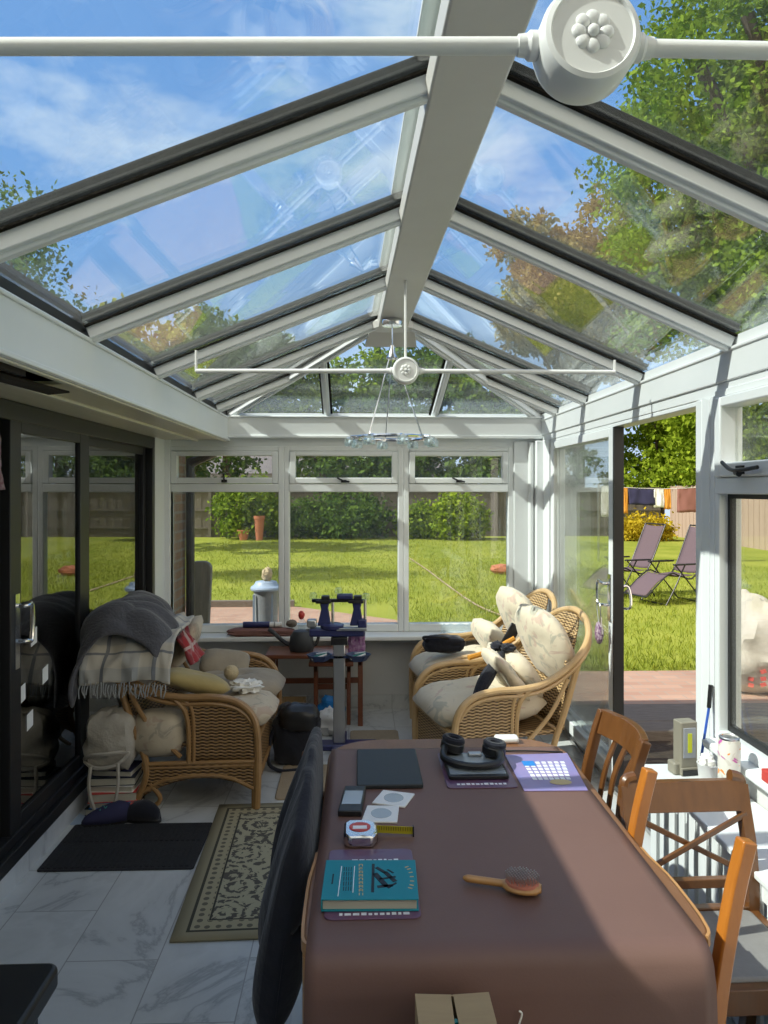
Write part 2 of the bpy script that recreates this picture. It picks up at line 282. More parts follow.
def leafm(name, a, b, tr=.35):
    m = bpy.data.materials.new(name); m.use_nodes = True; t = m.node_tree; t.nodes.clear(); L = t.links
    g = N('ShaderNodeNewGeometry', t); c = ramp(t, g.outputs['Random Per Island'], [(0, a), (1, b)])
    d = N('ShaderNodeBsdfDiffuse', t); L.new(c, d.inputs[0]); tl = N('ShaderNodeBsdfTranslucent', t); L.new(c, tl.inputs[0])
    mxs = N('ShaderNodeMixShader', t); mxs.inputs[0].default_value = tr; L.new(d.outputs[0], mxs.inputs[1]); L.new(tl.outputs[0], mxs.inputs[2])
    o = N('ShaderNodeOutputMaterial', t); L.new(mxs.outputs[0], o.inputs[0]); return m
M['leaf_mid'] = leafm('mid_green_leaves', (.08, .15, .015), (.28, .38, .045))
M['leaf_dark'] = leafm('dark_green_leaves', (.045, .09, .025), (.15, .24, .045))
M['leaf_bright'] = leafm('bright_green_leaves', (.12, .20, .015), (.34, .44, .04))
M['leaf_olive'] = leafm('olive_brown_leaves', (.16, .13, .04), (.36, .28, .09))
M['leaf_yellow'] = leafm('yellow_flowers', (.45, .33, .02), (.62, .5, .05))
M['leaf_pale'] = leafm('pale_yellow_green_leaves', (.18, .2, .04), (.36, .38, .08))
M['grass'] = leafm('grass_blades', (.15, .21, .02), (.34, .37, .05), .4)
# ------------------------------------------------------------------ object helpers
def link(o): COL.objects.link(o); return o
def tag(o, label=None, cat=None, group=None, kind=None):
    if label: o['label'] = label
    if cat: o['category'] = cat
    if group: o['group'] = group
    if kind: o['kind'] = kind
    return o
def thing(name, label, cat, loc=(0, 0, 0), rz=0, group=None, rot=None):
    o = link(bpy.data.objects.new(name, None)); o.empty_display_size = .05
    o.location = loc; o.rotation_euler = rot or (0, 0, rz); return tag(o, label, cat, group)
def mw(o):
    m = Matrix.Translation(o.location) @ o.rotation_euler.to_matrix().to_4x4()
    return mw(o.parent) @ m if o.parent else m
def obj(name, bm, m, parent=None, smooth=None, bevel=0, solid=0, subd=0, W=False, label=None, angle=35, bseg=2):
    """link ONE mesh object; W: the shape was built in world coordinates"""
    if W and parent is not None: bm.transform(mw(parent).inverted())
    me = bpy.data.meshes.new(name); bmesh.ops.recalc_face_normals(bm, faces=bm.faces) if not solid else None
    bm.to_mesh(me); bm.free()
    me.materials.append(M[m] if isinstance(m, str) else m)
    if smooth is None or smooth: me.shade_smooth(); 
    if smooth is None: me.set_sharp_from_angle(angle=R(angle))
    o = link(bpy.data.objects.new(name, me))
    if parent is not None: o.parent = parent
    if bevel: 
        md = o.modifiers.new('bevel', 'BEVEL'); md.width = bevel; md.segments = bseg; md.limit_method = 'ANGLE'; md.angle_limit = R(40); md.harden_normals = False
    if solid: md = o.modifiers.new('solid', 'SOLIDIFY'); md.thickness = solid; md.offset = 0
    if subd: md = o.modifiers.new('sub', 'SUBSURF'); md.levels = subd; md.render_levels = subd
    if label: o['label'] = label
    return o
def single(name, label, cat, bm, m, group=None, loc=None, **k):
    """a thing that is one mesh; its origin goes to its base"""
    vs = [v.co for v in bm.verts]
    if loc is None: loc = Vector((sum(v.x for v in vs)/len(vs), sum(v.y for v in vs)/len(vs), min(v.z for v in vs)))
    bm.transform(Matrix.Translation(-Vector(loc))); o = obj(name, bm, m, **k); o.location = loc
    return tag(o, label, cat, group)
def struct(name, bm, m, parent=None, **k):
    o = obj(name, bm, m, parent, **k)
    if parent is None: o['kind'] = 'structure'
    return o
def sthing(name, loc=(0, 0, 0)):
    o = link(bpy.data.objects.new(name, None)); o.location = loc; o['kind'] = 'structure'; return o
def copytree(o, parent=None):
    c = o.copy(); link(c); c.parent = parent
    for ch in list(o.children): copytree(ch, c)
    return c
def B(): return bmesh.new()
def bx(bm, x0, x1, y0, y1, z0, z1, mtx=None):
    vs = [bm.verts.new((x, y, z)) for x in (x0, x1) for y in (y0, y1) for z in (z0, z1)]
    for f in ((0, 1, 3, 2), (4, 6, 7, 5), (0, 4, 5, 1), (2, 3, 7, 6), (0, 2, 6, 4), (1, 5, 7, 3)): bm.faces.new([vs[i] for i in f])
    if mtx:
        for v in vs: v.co = mtx @ v.co
    return bm
def box(*a): return bx(B(), *a)
def beam(bm, p0, p1, wd, ht, up=(0, 0, 1), off=0):
    """rectangular bar from p0 to p1; wd across, ht along up; off shifts along up"""
    p0 = Vector(p0); p1 = Vector(p1); d = (p1-p0).normalized(); up = Vector(up); s = d.cross(up).normalized(); u = s.cross(d).normalized()
    vs = []
    for p in (p0, p1):
        for a, b in ((-1, -1), (1, -1), (1, 1), (-1, 1)): vs.append(bm.verts.new(p+s*(a*wd/2)+u*(b*ht/2+off)))
    for f in ((0, 1, 2, 3), (7, 6, 5, 4), (0, 4, 5, 1), (1, 5, 6, 2), (2, 6, 7, 3), (3, 7, 4, 0)): bm.faces.new([vs[i] for i in f])
    return bm
def sweep(bm, pts, wd, ht, up=(0, 0, 1)):
    """one continuous rectangular bar along pts; ht along up"""
    P = [Vector(p) for p in pts]; up = Vector(up); rings = []
    for i, p in enumerate(P):
        d = (P[min(i+1, len(P)-1)]-P[max(i-1, 0)]).normalized(); s_ = d.cross(up).normalized(); u = s_.cross(d).normalized()
        rings.append([bm.verts.new(p+s_*(a*wd/2)+u*(b*ht/2)) for a, b in ((-1, -1), (1, -1), (1, 1), (-1, 1))])
    for A, C in zip(rings, rings[1:]):
        for j in range(4): bm.faces.new((A[j], A[(j+1) % 4], C[(j+1) % 4], C[j]))
    bm.faces.new(rings[0][::-1]); bm.faces.new(rings[-1]); return bm
def spline(pts, n=8, closed=False):
    P = [Vector(p) for p in pts]; out = []; k = len(P)
    for i in range(k if closed else k-1):
        p0 = P[(i-1) % k] if closed or i > 0 else P[i]*2-P[i+1]; p1 = P[i]; p2 = P[(i+1) % k]; p3 = P[(i+2) % k] if closed or i+2 < k else P[i+1]*2-P[i]
        for j in range(n):
            t_ = j/n; out.append(.5*((2*p1)+(-p0+p2)*t_+(2*p0-5*p1+4*p2-p3)*t_*t_+(-p0+3*p1-3*p2+p3)*t_**3))
    if not closed: out.append(P[-1])
    return out
def tube(bm, pts, r, n=8, closed=False, rr=None):
    P = [Vector(p) for p in pts]; k = len(P); rings = []; prev = None
    for i in range(k):
        a = P[(i-1) % k] if closed or i > 0 else P[i]; b = P[(i+1) % k] if closed or i < k-1 else P[i]
        d = (b-a).normalized()
        if prev is None: u = d.orthogonal().normalized()
        else: u = (prev-d*prev.dot(d)); u = u.normalized() if u.length > 1e-6 else d.orthogonal().normalized()
        prev = u; v = d.cross(u); q = rr[i] if rr else r
        rings.append([bm.verts.new(P[i]+(u*math.cos(2*PI*j/n)+v*math.sin(2*PI*j/n))*q) for j in range(n)])
    for i in range(k if closed else k-1):
        A, C = rings[i], rings[(i+1) % k]
        for j in range(n): bm.faces.new((A[j], A[(j+1) % n], C[(j+1) % n], C[j]))
    if not closed: bm.faces.new(rings[0][::-1]); bm.faces.new(rings[-1])
    return bm
def lathe(bm, prof, c=(0, 0, 0), n=24, mtx=None):
    rings = []; vs_ = []
    for r, z in prof:
        if r < 1e-5: q = [bm.verts.new((c[0], c[1], c[2]+z))]
        else: q = [bm.verts.new((c[0]+r*math.cos(2*PI*j/n), c[1]+r*math.sin(2*PI*j/n), c[2]+z)) for j in range(n)]
        rings.append(q); vs_ += q
    for A, C in zip(rings, rings[1:]):
        for j in range(n):
            f = [A[j % len(A)], A[(j+1) % n % len(A)] if len(A) > 1 else None, C[(j+1) % n] if len(C) > 1 else None, C[j % len(C)]]
            f = [v for v in f if v is not None]
            if len(set(f)) > 2: bm.faces.new(f)
    for q in (rings[0], rings[-1]):
        if len(q) > 2: bm.faces.new(q)
    if mtx:
        for v in vs_: v.co = mtx @ v.co
    return bm
def prism(bm, poly, t0, t1, plane='xy'):
    def P(a, b, t_): return {'xy': (a, b, t_), 'xz': (a, t_, b), 'yz': (t_, a, b)}[plane]
    A = [bm.verts.new(P(a, b, t0)) for a, b in poly]; C = [bm.verts.new(P(a, b, t1)) for a, b in poly]; n = len(poly)
    bm.faces.new(A[::-1]); bm.faces.new(C)
    for i in range(n): bm.faces.new((A[i], A[(i+1) % n], C[(i+1) % n], C[i]))
    return bm
def rrect(x0, x1, y0, y1, r, n=6):
    out = []
    for cx, cy, a in ((x1-r, y1-r, 0), (x0+r, y1-r, 90), (x0+r, y0+r, 180), (x1-r, y0+r, 270)):
        for i in range(n+1): t_ = R(a+90*i/n); out.append((cx+r*math.cos(t_), cy+r*math.sin(t_)))
    return out
def quadslab(bm, pts, th):
    """polygon in space given thickness th along its normal"""
    P = [Vector(p) for p in pts]; n = (P[1]-P[0]).cross(P[2]-P[0]).normalized()*th/2
    A = [bm.verts.new(p-n) for p in P]; C = [bm.verts.new(p+n) for p in P]; k = len(P)
    bm.faces.new(A[::-1]); bm.faces.new(C)
    for i in range(k): bm.faces.new((A[i], A[(i+1) % k], C[(i+1) % k], C[i]))
    return bm
def grid(bm, fn, nu, nv, uvs=None):
    uv = bm.loops.layers.uv.verify(); g = [[bm.verts.new(fn(i/nu, j/nv)) for j in range(nv+1)] for i in range(nu+1)]
    for i in range(nu):
        for j in range(nv):
            f = bm.faces.new((g[i][j], g[i+1][j], g[i+1][j+1], g[i][j+1]))
            for lp, (a, b) in zip(f.loops, ((i, j), (i+1, j), (i+1, j+1), (i, j+1))):
                lp[uv].uv = uvs(a/nu, b/nv) if uvs else (a/nu, b/nv)
    return bm
def nz3(x, y, z, s=1): return noise.noise(Vector((x*s, y*s, z*s)))
def pillow(bm, wx, wy, th, mtx=None, n=14, p=4, amp=.012, seed=0, edge=.25, tuft=None):
    """stuffed cushion lying in xy, closed; p squareness"""
    for sgn in (1, -1):
        def fn(u, v):
            a, b = u*2-1, v*2-1
            # squircle outline
            ln = max(abs(a), abs(b)); q = (abs(a)**p+abs(b)**p)**(1/p)
            k = ln/q if q > 1e-6 else 1
            x, y = a*k*wx/2, b*k*wy/2
            h = (max(0, 1-ln**2.6))**.55
            z = sgn*h*th/2
            if tuft: z *= 1-.35*sum(math.exp(-((a-tx)**2+(b-ty)**2)/.02) for tx, ty in tuft)
            z += amp*h*nz3(x+seed*3.1, y+seed, sgn, 9)
            return mtx @ Vector((x, y, z)) if mtx else Vector((x, y, z))
        grid(bm, fn, n, n)
    bmesh.ops.remove_doubles(bm, verts=bm.verts, dist=1e-4); return bm
def blob(bm, c, r, seed=0, amp=.15, sc_=3, n=20, m_=14, sq=None):
    """lumpy closed round shape; r = (rx, ry, rz)"""
    c = Vector(c); rows = []
    for i in range(m_+1):
        th = PI*i/m_
        if i in (0, m_): ds = [Vector((0, 0, math.cos(th)))]
        else: ds = [Vector((math.sin(th)*math.cos(2*PI*j/n), math.sin(th)*math.sin(2*PI*j/n), math.cos(th))) for j in range(n)]
        row = []
        for d in ds:
            if sq: q = (abs(d.x)**sq+abs(d.y)**sq+abs(d.z)**sq)**(1/sq); d2 = d/q
            else: d2 = d
            k = 1+amp*nz3(d.x*sc_+seed*7.3, d.y*sc_+seed, d.z*sc_)+amp*.5*nz3(d.x*sc_*2.3+seed, d.y*sc_*2.3, d.z*sc_*2.3)
            row.append(bm.verts.new(c+Vector((d2.x*r[0], d2.y*r[1], d2.z*r[2]))*k))
        rows.append(row)
    for A, C in zip(rows, rows[1:]):
        for j in range(n):
            f = [A[j % len(A)]]+([A[(j+1) % n]] if len(A) > 1 else [])+([C[(j+1) % n]] if len(C) > 1 else [])+[C[j % len(C)]]
            f2 = []
            for v in f:
                if v not in f2: f2.append(v)
            if len(f2) > 2: bm.faces.new(f2)
    return bm
def drape(bm, prof, t0, t1, plane='xz', droop=0, amp=.02, fs=6, nu=40, nv=24, seed=0, edge=.03, uvk=1.0, taper=None):
    """cloth hung over a profile (2-D polyline), swept from t0 to t1 with folds"""
    pr = spline([(a, b, 0) for a, b in prof], 10); ln = [0]
    for a, b in zip(pr, pr[1:]): ln.append(ln[-1]+(b-a).length)
    tot = ln[-1]
    def at(s):
        s *= tot
        for i in range(len(ln)-1):
            if s <= ln[i+1] or i == len(ln)-2:
                k = (s-ln[i])/max(1e-9, ln[i+1]-ln[i]); p_ = pr[i].lerp(pr[i+1], k); d = (pr[i+1]-pr[i]).normalized(); return p_, Vector((-d.y, d.x, 0))
    def fn(u, v):
        uu = min(1, max(0, u+edge*nz3(v*3+seed, seed*2.7, .3)*(1 if .02 < u < .98 else 2))) 
        p_, n_ = at(uu); a0, a1 = (taper(uu) if taper else (t0, t1))
        t_ = a0+(a1-a0)*v
        t_ += edge*.8*nz3(u*4+seed, 5.1, seed)
        h = amp*(nz3(t_*fs+seed*5, uu*tot*fs*.35, seed)+.5*nz3(t_*fs*2.2+seed, uu*tot*fs, 7))
        h = abs(h)*1.3
        q = p_+n_*h
        if droop: q.y -= droop*max(0, 1-v/.3)**2
        return Vector({'xz': (q.x, t_, q.y), 'yz': (t_, q.x, q.y)}[plane])
    return grid(bm, fn, nu, nv, lambda a, b: (a*tot*uvk, b*abs(t1-t0)*uvk))
# ================================================================== SETTING
XL, XR, YB, YF = -1.38, 1.35, 5.57, -1.0
struct('floor', box(-1.46, 1.44, YF-.1, 5.66, -.12, 0), 'marble', smooth=False)
# ---- left: house wall with the dark sliding door
bm = B(); bx(bm, -1.62, -1.45, YF-.1, 1.9, -.15, 2.3); bx(bm, -1.62, -1.45, 5.25, 6.15, -.15, 2.2); bx(bm, -1.46, -1.40, 5.72, 6.15, -.15, 2.1); bx(bm, -1.62, -1.45, 1.9, 5.25, 1.965, 2.3); bx(bm, -1.62, -1.45, 1.9, 5.25, -.15, .09)
struct('wall_left', bm, 'brick', smooth=False)
struct('wall_left_plaster', box(-1.45, -1.44, YF, 1.9, 0, 1.965), 'plaster', smooth=False)
struct('baseboard_left', box(-1.45, XL, YF, 5.57, 0, .092), 'marble', smooth=False)
d2 = sthing('door_2', (-1.45, 3.5, .09)); 
bm = B(); bx(bm, -1.50, -1.375, 1.9, 5.25, .092, .15); bx(bm, -1.50, -1.40, 1.9, 5.25, .15, .19); bx(bm, -1.50, -1.405, 1.9, 5.25, 1.885, 1.964); bx(bm, -1.50, -1.405, 5.19, 5.25, .15, 1.89); bx(bm, -1.50, -1.405, 1.9, 1.98, .15, 1.89)
struct('door_frame', bm, 'dark', d2, W=True, bevel=.004)
for y0, y1, x, s0, s1 in ((3.10, 4.00, -1.432, .10, .13), (3.97, 5.20, -1.472, .11, .06), (1.98, 3.12, -1.472, .06, .12)):
    bm = B(); bx(bm, x-.02, x+.02, y0, y0+s0, .17, 1.90); bx(bm, x-.02, x+.02, y1-s1, y1, .17, 1.90); bx(bm, x-.02, x+.02, y0+s0, y1-s1, .17, .25); bx(bm, x-.02, x+.02, y0+s0, y1-s1, 1.84, 1.90)
    lf = struct('door_leaf', bm, 'dark', d2, W=True, bevel=.003)
    struct('pane', box(x-.006, x+.006, y0+s0, y1-s1, .25, 1.84), 'darkglass', lf, W=True, smooth=False)
    if y0 == 3.10:
        bm = tube(B(), spline([(x+.02, 3.155, 1.12), (x+.06, 3.16, 1.12), (x+.065, 3.20, 1.118), (x+.065, 3.20, .98), (x+.06, 3.16, .975), (x+.02, 3.155, .975)], 5), .009); bx(bm, x+.018, x+.026, 3.135, 3.175, .86, 1.17)
        struct('handle', bm, 'chrome', lf, W=True, label='chrome pull handle')
# ---- house: dark room behind, roof with low eaves
bm = B(); bx(bm, -1.62-4, -1.62, 1.0, 6.0, -.1, -.02); bx(bm, -5.7, -5.6, 1, 6, -.1, 2.4); bx(bm, -5.6, -1.62, .9, 1, -.1, 2.4); bx(bm, -5.6, -1.62, 6.0, 6.1, -.1, 2.4); bx(bm, -5.6, -1.62, 1, 6, 2.4, 2.45)
struct('wall_house_interior', bm, 'roomdark', smooth=False)
struct('wall_house_end', box(-9, -1.62, 6.1, 6.25, -.2, 2.3), 'brick', smooth=False)
a = math.tan(R(26)); bm = quadslab(B(), [(-1.09, -6, 2.25), (-1.09, 6.25, 2.25), (-6.5, 6.25, 2.25+5.41*a), (-6.5, -6, 2.25+5.41*a)], .09)
struct('roof_house', bm, 'rooftile', smooth=False)
struct('trim_1', box(-1.11, -1.08, -6, 6.2, 2.17, 2.24), 'white', smooth=False)
# ---- soffit / box gutter on the left
bm = B()
for x0, x1, sg in ((-1.445, -1.31, 0), (-1.31, -1.17, 0), (-1.17, -.96, 1)):
    if sg: bx(bm, x0, x1, YF, 2.02, 1.965, 1.975); bx(bm, x0, x1, 2.62, 5.5, 1.965, 1.975)
    else: bx(bm, x0, x1, YF, 5.5, 1.965, 1.975)
struct('ceiling_soffit', bm, 'cream', smooth=False)
bm = B()
for x in (-1.43, -1.17, -.965):
    if x == -1.17: bx(bm, x-.012, x+.012, YF, 2.1, 1.952, 1.966); bx(bm, x-.012, x+.012, 2.55, 5.5, 1.952, 1.966)
    else: bx(bm, x-.012, x+.012, YF, 5.5, 1.95, 1.966)
struct('trim_2', bm, 'bead', bevel=.004)
bm = quadslab(B(), [(-1.18, 2.0, 1.972), (-1.0, 2.64, 1.94), (-1.08, 2.66, 1.935), (-1.2, 2.0, 1.955)], .006); beam(bm, (-1.02, 1.9, 1.955), (-.99, 2.25, 1.945), .02, .02)
struct('trim_3', bm, 'void', smooth=False)
struct('trim_4', box(-1.45, -1.0, YF, 5.57, 2.09, 2.12), 'void', smooth=False)
bm = B(); bx(bm, -.965, -.94, YF, 5.5, 1.955, 2.118); bx(bm, -.94, -.928, YF, 5.5, 1.955, 1.972); bx(bm, -1.0, -.932, YF, 5.5, 2.118, 2.132)
struct('trim_5', bm, 'white', bevel=.004)
# ---- back wall
bm = B(); bx(bm, -1.45, 1.44, 5.50, 5.64, 0, .52)
struct('wall_back', bm, 'plaster', smooth=False)
struct('wall_back_outer', box(-1.45, 1.44, 5.64, 5.70, -.2, .52), 'brick', smooth=False)
struct('baseboard_back', box(-1.38, 1.35, 5.485, 5.50, 0, .10), 'marble', smooth=False)
struct('sill_back', box(-1.44, 1.36, 5.33, 5.53, .525, .558), 'white', bevel=.008)
bm = B(); bx(bm, -1.45, -1.40, 5.25, 5.60, .09, 2.0); bx(bm, -1.44, -1.36, 5.49, 5.60, .52, 2.0)
struct('trim_6', bm, 'white', bevel=.006)
bm = B(); bx(bm, 1.15, 1.30, 5.495, 5.60, .53, 1.96); bx(bm, 1.30, 1.42, 5.42, 5.60, 0, 1.96); tube(bm, [(1.275, 5.485, .1), (1.275, 5.485, 1.95)], .02, 10)
struct('trim_7', bm, 'white', bevel=.006)
bm = B(); bx(bm, -.97, 1.44, 5.47, 5.62, 1.98, 2.13); bx(bm, -1.45, 1.44, 5.51, 5.60, 1.90, 1.985); bx(bm, -.97, 1.35, 5.455, 5.47, 1.975, 2.0); bx(bm, -1.0, 1.36, 5.46, 5.62, 2.125, 2.14)
struct('trim_8', bm, 'white', bevel=.006)
xs = (-1.40, -.54, .335, 1.15)
for k in range(3):
    a, b = xs[k], xs[k+1]; wdw = sthing('window_%d' % (k+1), ((a+b)/2, 5.54, .56)); y0, y1 = 5.505, 5.585
    bm = B(); bx(bm, a, a+.04, y0, y1, .56, 1.92); bx(bm, b-.04, b, y0, y1, .56, 1.92); bx(bm, a+.04, b-.04, y0, y1, .56, .615); bx(bm, a+.04, b-.04, y0, y1, 1.885, 1.92); bx(bm, a+.04, b-.04, y0-.008, y1, 1.585, 1.645)
    struct('window_frame', bm, 'white', wdw, W=True, bevel=.006)
    struct('pane', box(a+.04, b-.04, 5.54, 5.552, .615, 1.585), 'glass', wdw, W=True, smooth=False)
    bm = B(); q = y0-.012; bx(bm, a+.042, a+.085, q, y1-.02, 1.648, 1.883); bx(bm, b-.085, b-.042, q, y1-.02, 1.648, 1.883); bx(bm, a+.085, b-.085, q, y1-.02, 1.648, 1.69); bx(bm, a+.085, b-.085, q, y1-.02, 1.85, 1.883)
    vs = struct('vent_sash', bm, 'white', wdw, W=True, bevel=.005)
    struct('pane', box(a+.085, b-.085, 5.535, 5.547, 1.69, 1.85), 'glass', vs, W=True, smooth=False)
    c = (a+b)/2+.0; bm = B(); bx(bm, c-.02, c+.02, q-.012, q, 1.655, 1.675); tube(bm, [(c, q-.015, 1.665), (c+.0 if k == 0 else c+.04, q-.03, 1.66 if k else 1.72)], .007); tube(bm, [(c-.05 if k else c, q-.02, 1.69 if k else 1.66), (c, q-.02, 1.665)], .006)
    struct('handle', bm, 'black', vs, W=True, label='black casement stay')
# ---- right wall: beam, patio door, post, windows
bm = B(); bx(bm, XR, 1.44, YF, 5.5, 2.0, 2.115); bx(bm, XR+.008, 1.44, YF, 5.5, 1.955, 2.001); bx(bm, XR-.006, 1.44, YF, 5.5, 2.105, 2.12)
struct('trim_9', bm, 'white', bevel=.005)
d1 = sthing('door_1', (1.39, 4.2, 0))
bm = B(); bx(bm, XR, 1.45, 2.93, 5.42, 0, .022); bx(bm, XR+.01, XR+.02, 2.95, 5.42, .022, .04); bx(bm, 1.395, 1.405, 2.95, 5.42, .022, .04)
struct('door_track', bm, 'steel', d1, W=True)
bm = B(); bx(bm, XR, 1.45, 5.26, 5.42, .022, 1.955); bx(bm, XR, 1.45, 2.90, 2.955, .022, 1.955); bx(bm, XR+.01, 1.45, 2.955, 5.26, 1.935, 1.955)
struct('door_frame', bm, 'white', d1, W=True, bevel=.004)
for x, y0, y1, nm in ((1.372, 3.93, 5.22, 'sliding_leaf'), (1.425, 4.08, 5.26, 'fixed_leaf')):
    s = .075; bm = B(); bx(bm, x-.02, x+.02, y0, y0+s, .045, 1.934); bx(bm, x-.02, x+.02, y1-s, y1, .045, 1.934); bx(bm, x-.02, x+.02, y0+s, y1-s, .045, .12); bx(bm, x-.02, x+.02, y0+s, y1-s, 1.885, 1.934)
    lf = struct(nm, bm, 'white', d1, W=True, bevel=.004)
    struct('pane', box(x-.006, x+.006, y0+s, y1-s, .12, 1.885), 'glass', lf, W=True, smooth=False)
    if nm == 'sliding_leaf':
        struct('gasket', box(x-.022, x+.03, y0-.022, y0-.001, .045, 1.934), 'gasket', lf, W=True, smooth=False)
        bm = tube(B(), spline([(x-.02, 3.97, 1.10), (x-.06, 3.98, 1.10), (x-.062, 4.06, 1.10), (x-.062, 4.06, .99), (x-.06, 3.98, .985), (x-.02, 3.97, .985)], 5), .008); bx(bm, x-.03, x-.02, 3.95, 3.99, .90, 1.15)
        tube(bm, spline([(x+.02, 3.955, 1.08), (x+.07, 3.95, 1.08), (x+.07, 3.92, .98), (x+.02, 3.955, .97)], 5), .007)
        struct('handle', bm, 'chrome', lf, W=True, label='chrome door handle')
bm = B(); bx(bm, XR, 1.44, 2.80, 2.90, 0, 1.956); bx(bm, XR-.004, XR, 2.83, 2.865, .3, 1.95)
struct('trim_10', bm, 'white', bevel=.004)
struct('wall_right', box(1.345, 1.46, YF, 2.80, -.15, .63), 'plaster', smooth=False)
struct('sill_right', box(1.30, 1.37, YF, 2.80, .632, .662), 'white', bevel=.008)
for k, (y0, y1) in enumerate(((1.5, 2.8), (.2, 1.5), (-1.0, .2))):
    wdw = sthing('window_%d' % (k+4), (1.39, (y0+y1)/2, .66)); x0, x1 = XR+.002, 1.44
    bm = B(); bx(bm, x0, x1, y1-.035, y1, .662, 1.975); bx(bm, x0, x1, y0, y0+.035, .662, 1.975); bx(bm, x0, x1, y0+.035, y1-.035, .662, .70); bx(bm, x0, x1, y0+.035, y1-.035, 1.945, 1.975); bx(bm, x0-.012, x1, y0+.035, y1-.035, 1.585, 1.645)
    struct('window_frame', bm, 'white', wdw, W=True, bevel=.005)
    struct('pane', box(1.39, 1.402, y0+.052, y1-.052, .72, 1.57), 'glass', wdw, W=True, smooth=False)
    bm = B(); bx(bm, 1.386, 1.408, y1-.054, y1-.035, .70, 1.585); bx(bm, 1.386, 1.408, y0+.035, y0+.054, .70, 1.585); bx(bm, 1.386, 1.408, y0+.054, y1-.054, .70, .722); bx(bm, 1.386, 1.408, y0+.054, y1-.054, 1.568, 1.585)
    struct('gasket', bm, 'gasket', wdw, W=True, smooth=False)
    bm = B(); q = x0-.02; bx(bm, q, x1-.02, y1-.082, y1-.036, 1.647, 1.943); bx(bm, q, x1-.02, y0+.036, y0+.082, 1.647, 1.943); bx(bm, q, x1-.02, y0+.082, y1-.082, 1.647, 1.70); bx(bm, q, x1-.02, y0+.082, y1-.082, 1.905, 1.943)
    vs = struct('vent_sash', bm, 'white', wdw, W=True, bevel=.006)
    struct('pane', box(1.39, 1.402, y0+.082, y1-.082, 1.70, 1.905), 'glass', vs, W=True, smooth=False)
    c = y1-.24; bm = B(); bx(bm, q-.012, q, c-.02, c+.02, 1.655, 1.685); tube(bm, spline([(q-.02, c+.1, 1.70), (q-.03, c+.02, 1.672), (q-.03, c-.05, 1.668), (q-.02, c-.14, 1.675)], 4), .007); tube(bm, [(q-.02, c, 1.66), (q-.03, c-.04, 1.655)], .01)
    struct('handle', bm, 'black', vs, W=True, label='dark casement stay')
bm = B(); bx(bm, -1.45, 1.44, YF-.1, YF, -.1, 2.1); prism(bm, [(-.94, 2.1), (1.35, 2.1), (.21, 2.62)], YF-.1, YF, 'xz')
struct('wall_front', bm, 'plaster', smooth=False)
# ---- roof
XA, ZA, YA = .205, 2.655, 4.42
def xa(y): return XA+(YA-y)*.0195     # the ridge runs slightly askew to the walls
EL, ER, EB = Vector((-.955, 0, 2.178)), Vector((1.365, 0, 2.162)), 5.57
ys = [-.72, .13, .98, 1.83, 2.68, 3.55]
tn = 11
def raf(p0, p1, up, wd=.052):
    global tn
    p0 = Vector(p0); p1 = Vector(p1)
    bm = beam(B(), p0, p1, wd, .05, up, -.028); beam(bm, p0, p1, wd*.45, .02, up, -.055)
    struct('trim_%d' % tn, bm, 'white', bevel=.004); tn += 1
    bm = beam(B(), p0, p1, wd+.012, .012, up, .016); beam(bm, p0, p1, wd*.7, .022, up, .03); beam(bm, p0, p1, wd+.03, .006, up, -.0095)
    struct('trim_%d' % tn, bm, 'cap', smooth=False); tn += 1
UL = Vector((-(ZA-EL.z), 0, XA-EL.x)); UR = Vector((ZA-ER.z, 0, ER.x-XA)); UB = Vector((0, ZA-2.14, EB-YA))
for y in ys+[YA]:
    raf((EL.x, y, EL.z), (xa(y)-.05, y, ZA-.022), UL); raf((ER.x, y, ER.z), (xa(y)+.05, y, ZA-.022), UR)
YJ = 5.07; kj = (EB-YJ)/(EB-YA)
hl = Vector((EL.x, EB, EL.z)); hr = Vector((ER.x, EB, ER.z)); ap = Vector((XA, YA, ZA))
jl = hl.lerp(ap, kj); jr = hr.lerp(ap, kj); jl.y = jr.y = YJ
raf((EL.x, YJ, EL.z), jl, UL); raf((ER.x, YJ, ER.z), jr, UR)
raf(hl, ap, (-.3, .3, 1), .06); raf(hr, ap, (.3, .3, 1), .06)
e1 = hl.lerp(hr, .315); e2 = hl.lerp(hr, .655); t1 = hl.lerp(ap, .63); t2 = hr.lerp(ap, .66)
raf(e1, t1, UB, .045); raf(e2, t2, UB, .045)
wn = 7
def rp_(pts):
    global wn
    struct('window_%d' % wn, quadslab(B(), pts, .012), 'roofglass', smooth=False); wn += 1
yy = [YF]+ys+[YA]
for a, b in zip(yy, yy[1:]):
    rp_([(EL.x, a, EL.z), (EL.x, b, EL.z), (xa(b)-.04, b, ZA-.017), (xa(a)-.04, a, ZA-.017)]); rp_([(ER.x, a, ER.z), (ER.x, b, ER.z), (xa(b)+.04, b, ZA-.017), (xa(a)+.04, a, ZA-.017)])
rp_([(EL.x, YA, EL.z), (EL.x, YJ, EL.z), jl, ap]); rp_([(ER.x, YA, ER.z), (ER.x, YJ, ER.z), jr, ap])
rp_([(EL.x, YJ, EL.z), hl, jl]); rp_([(ER.x, YJ, ER.z), hr, jr])
rp_([hl, e1, t1]); rp_([e1, e2, t2, ap, t1]); rp_([e2, hr, t2])
def shear(bm):
    for v in bm.verts: v.co.x += (YA-v.co.y)*.0195
    return bm
bm = shear(prism(B(), [(XA-.085, 2.545), (XA+.085, 2.545), (XA+.095, 2.59), (XA+.03, 2.63), (XA-.03, 2.63), (XA-.095, 2.59)], YF, YA-.03, 'xz'))
struct('trim_%d' % tn, bm, 'ridge', bevel=.006); tn += 1
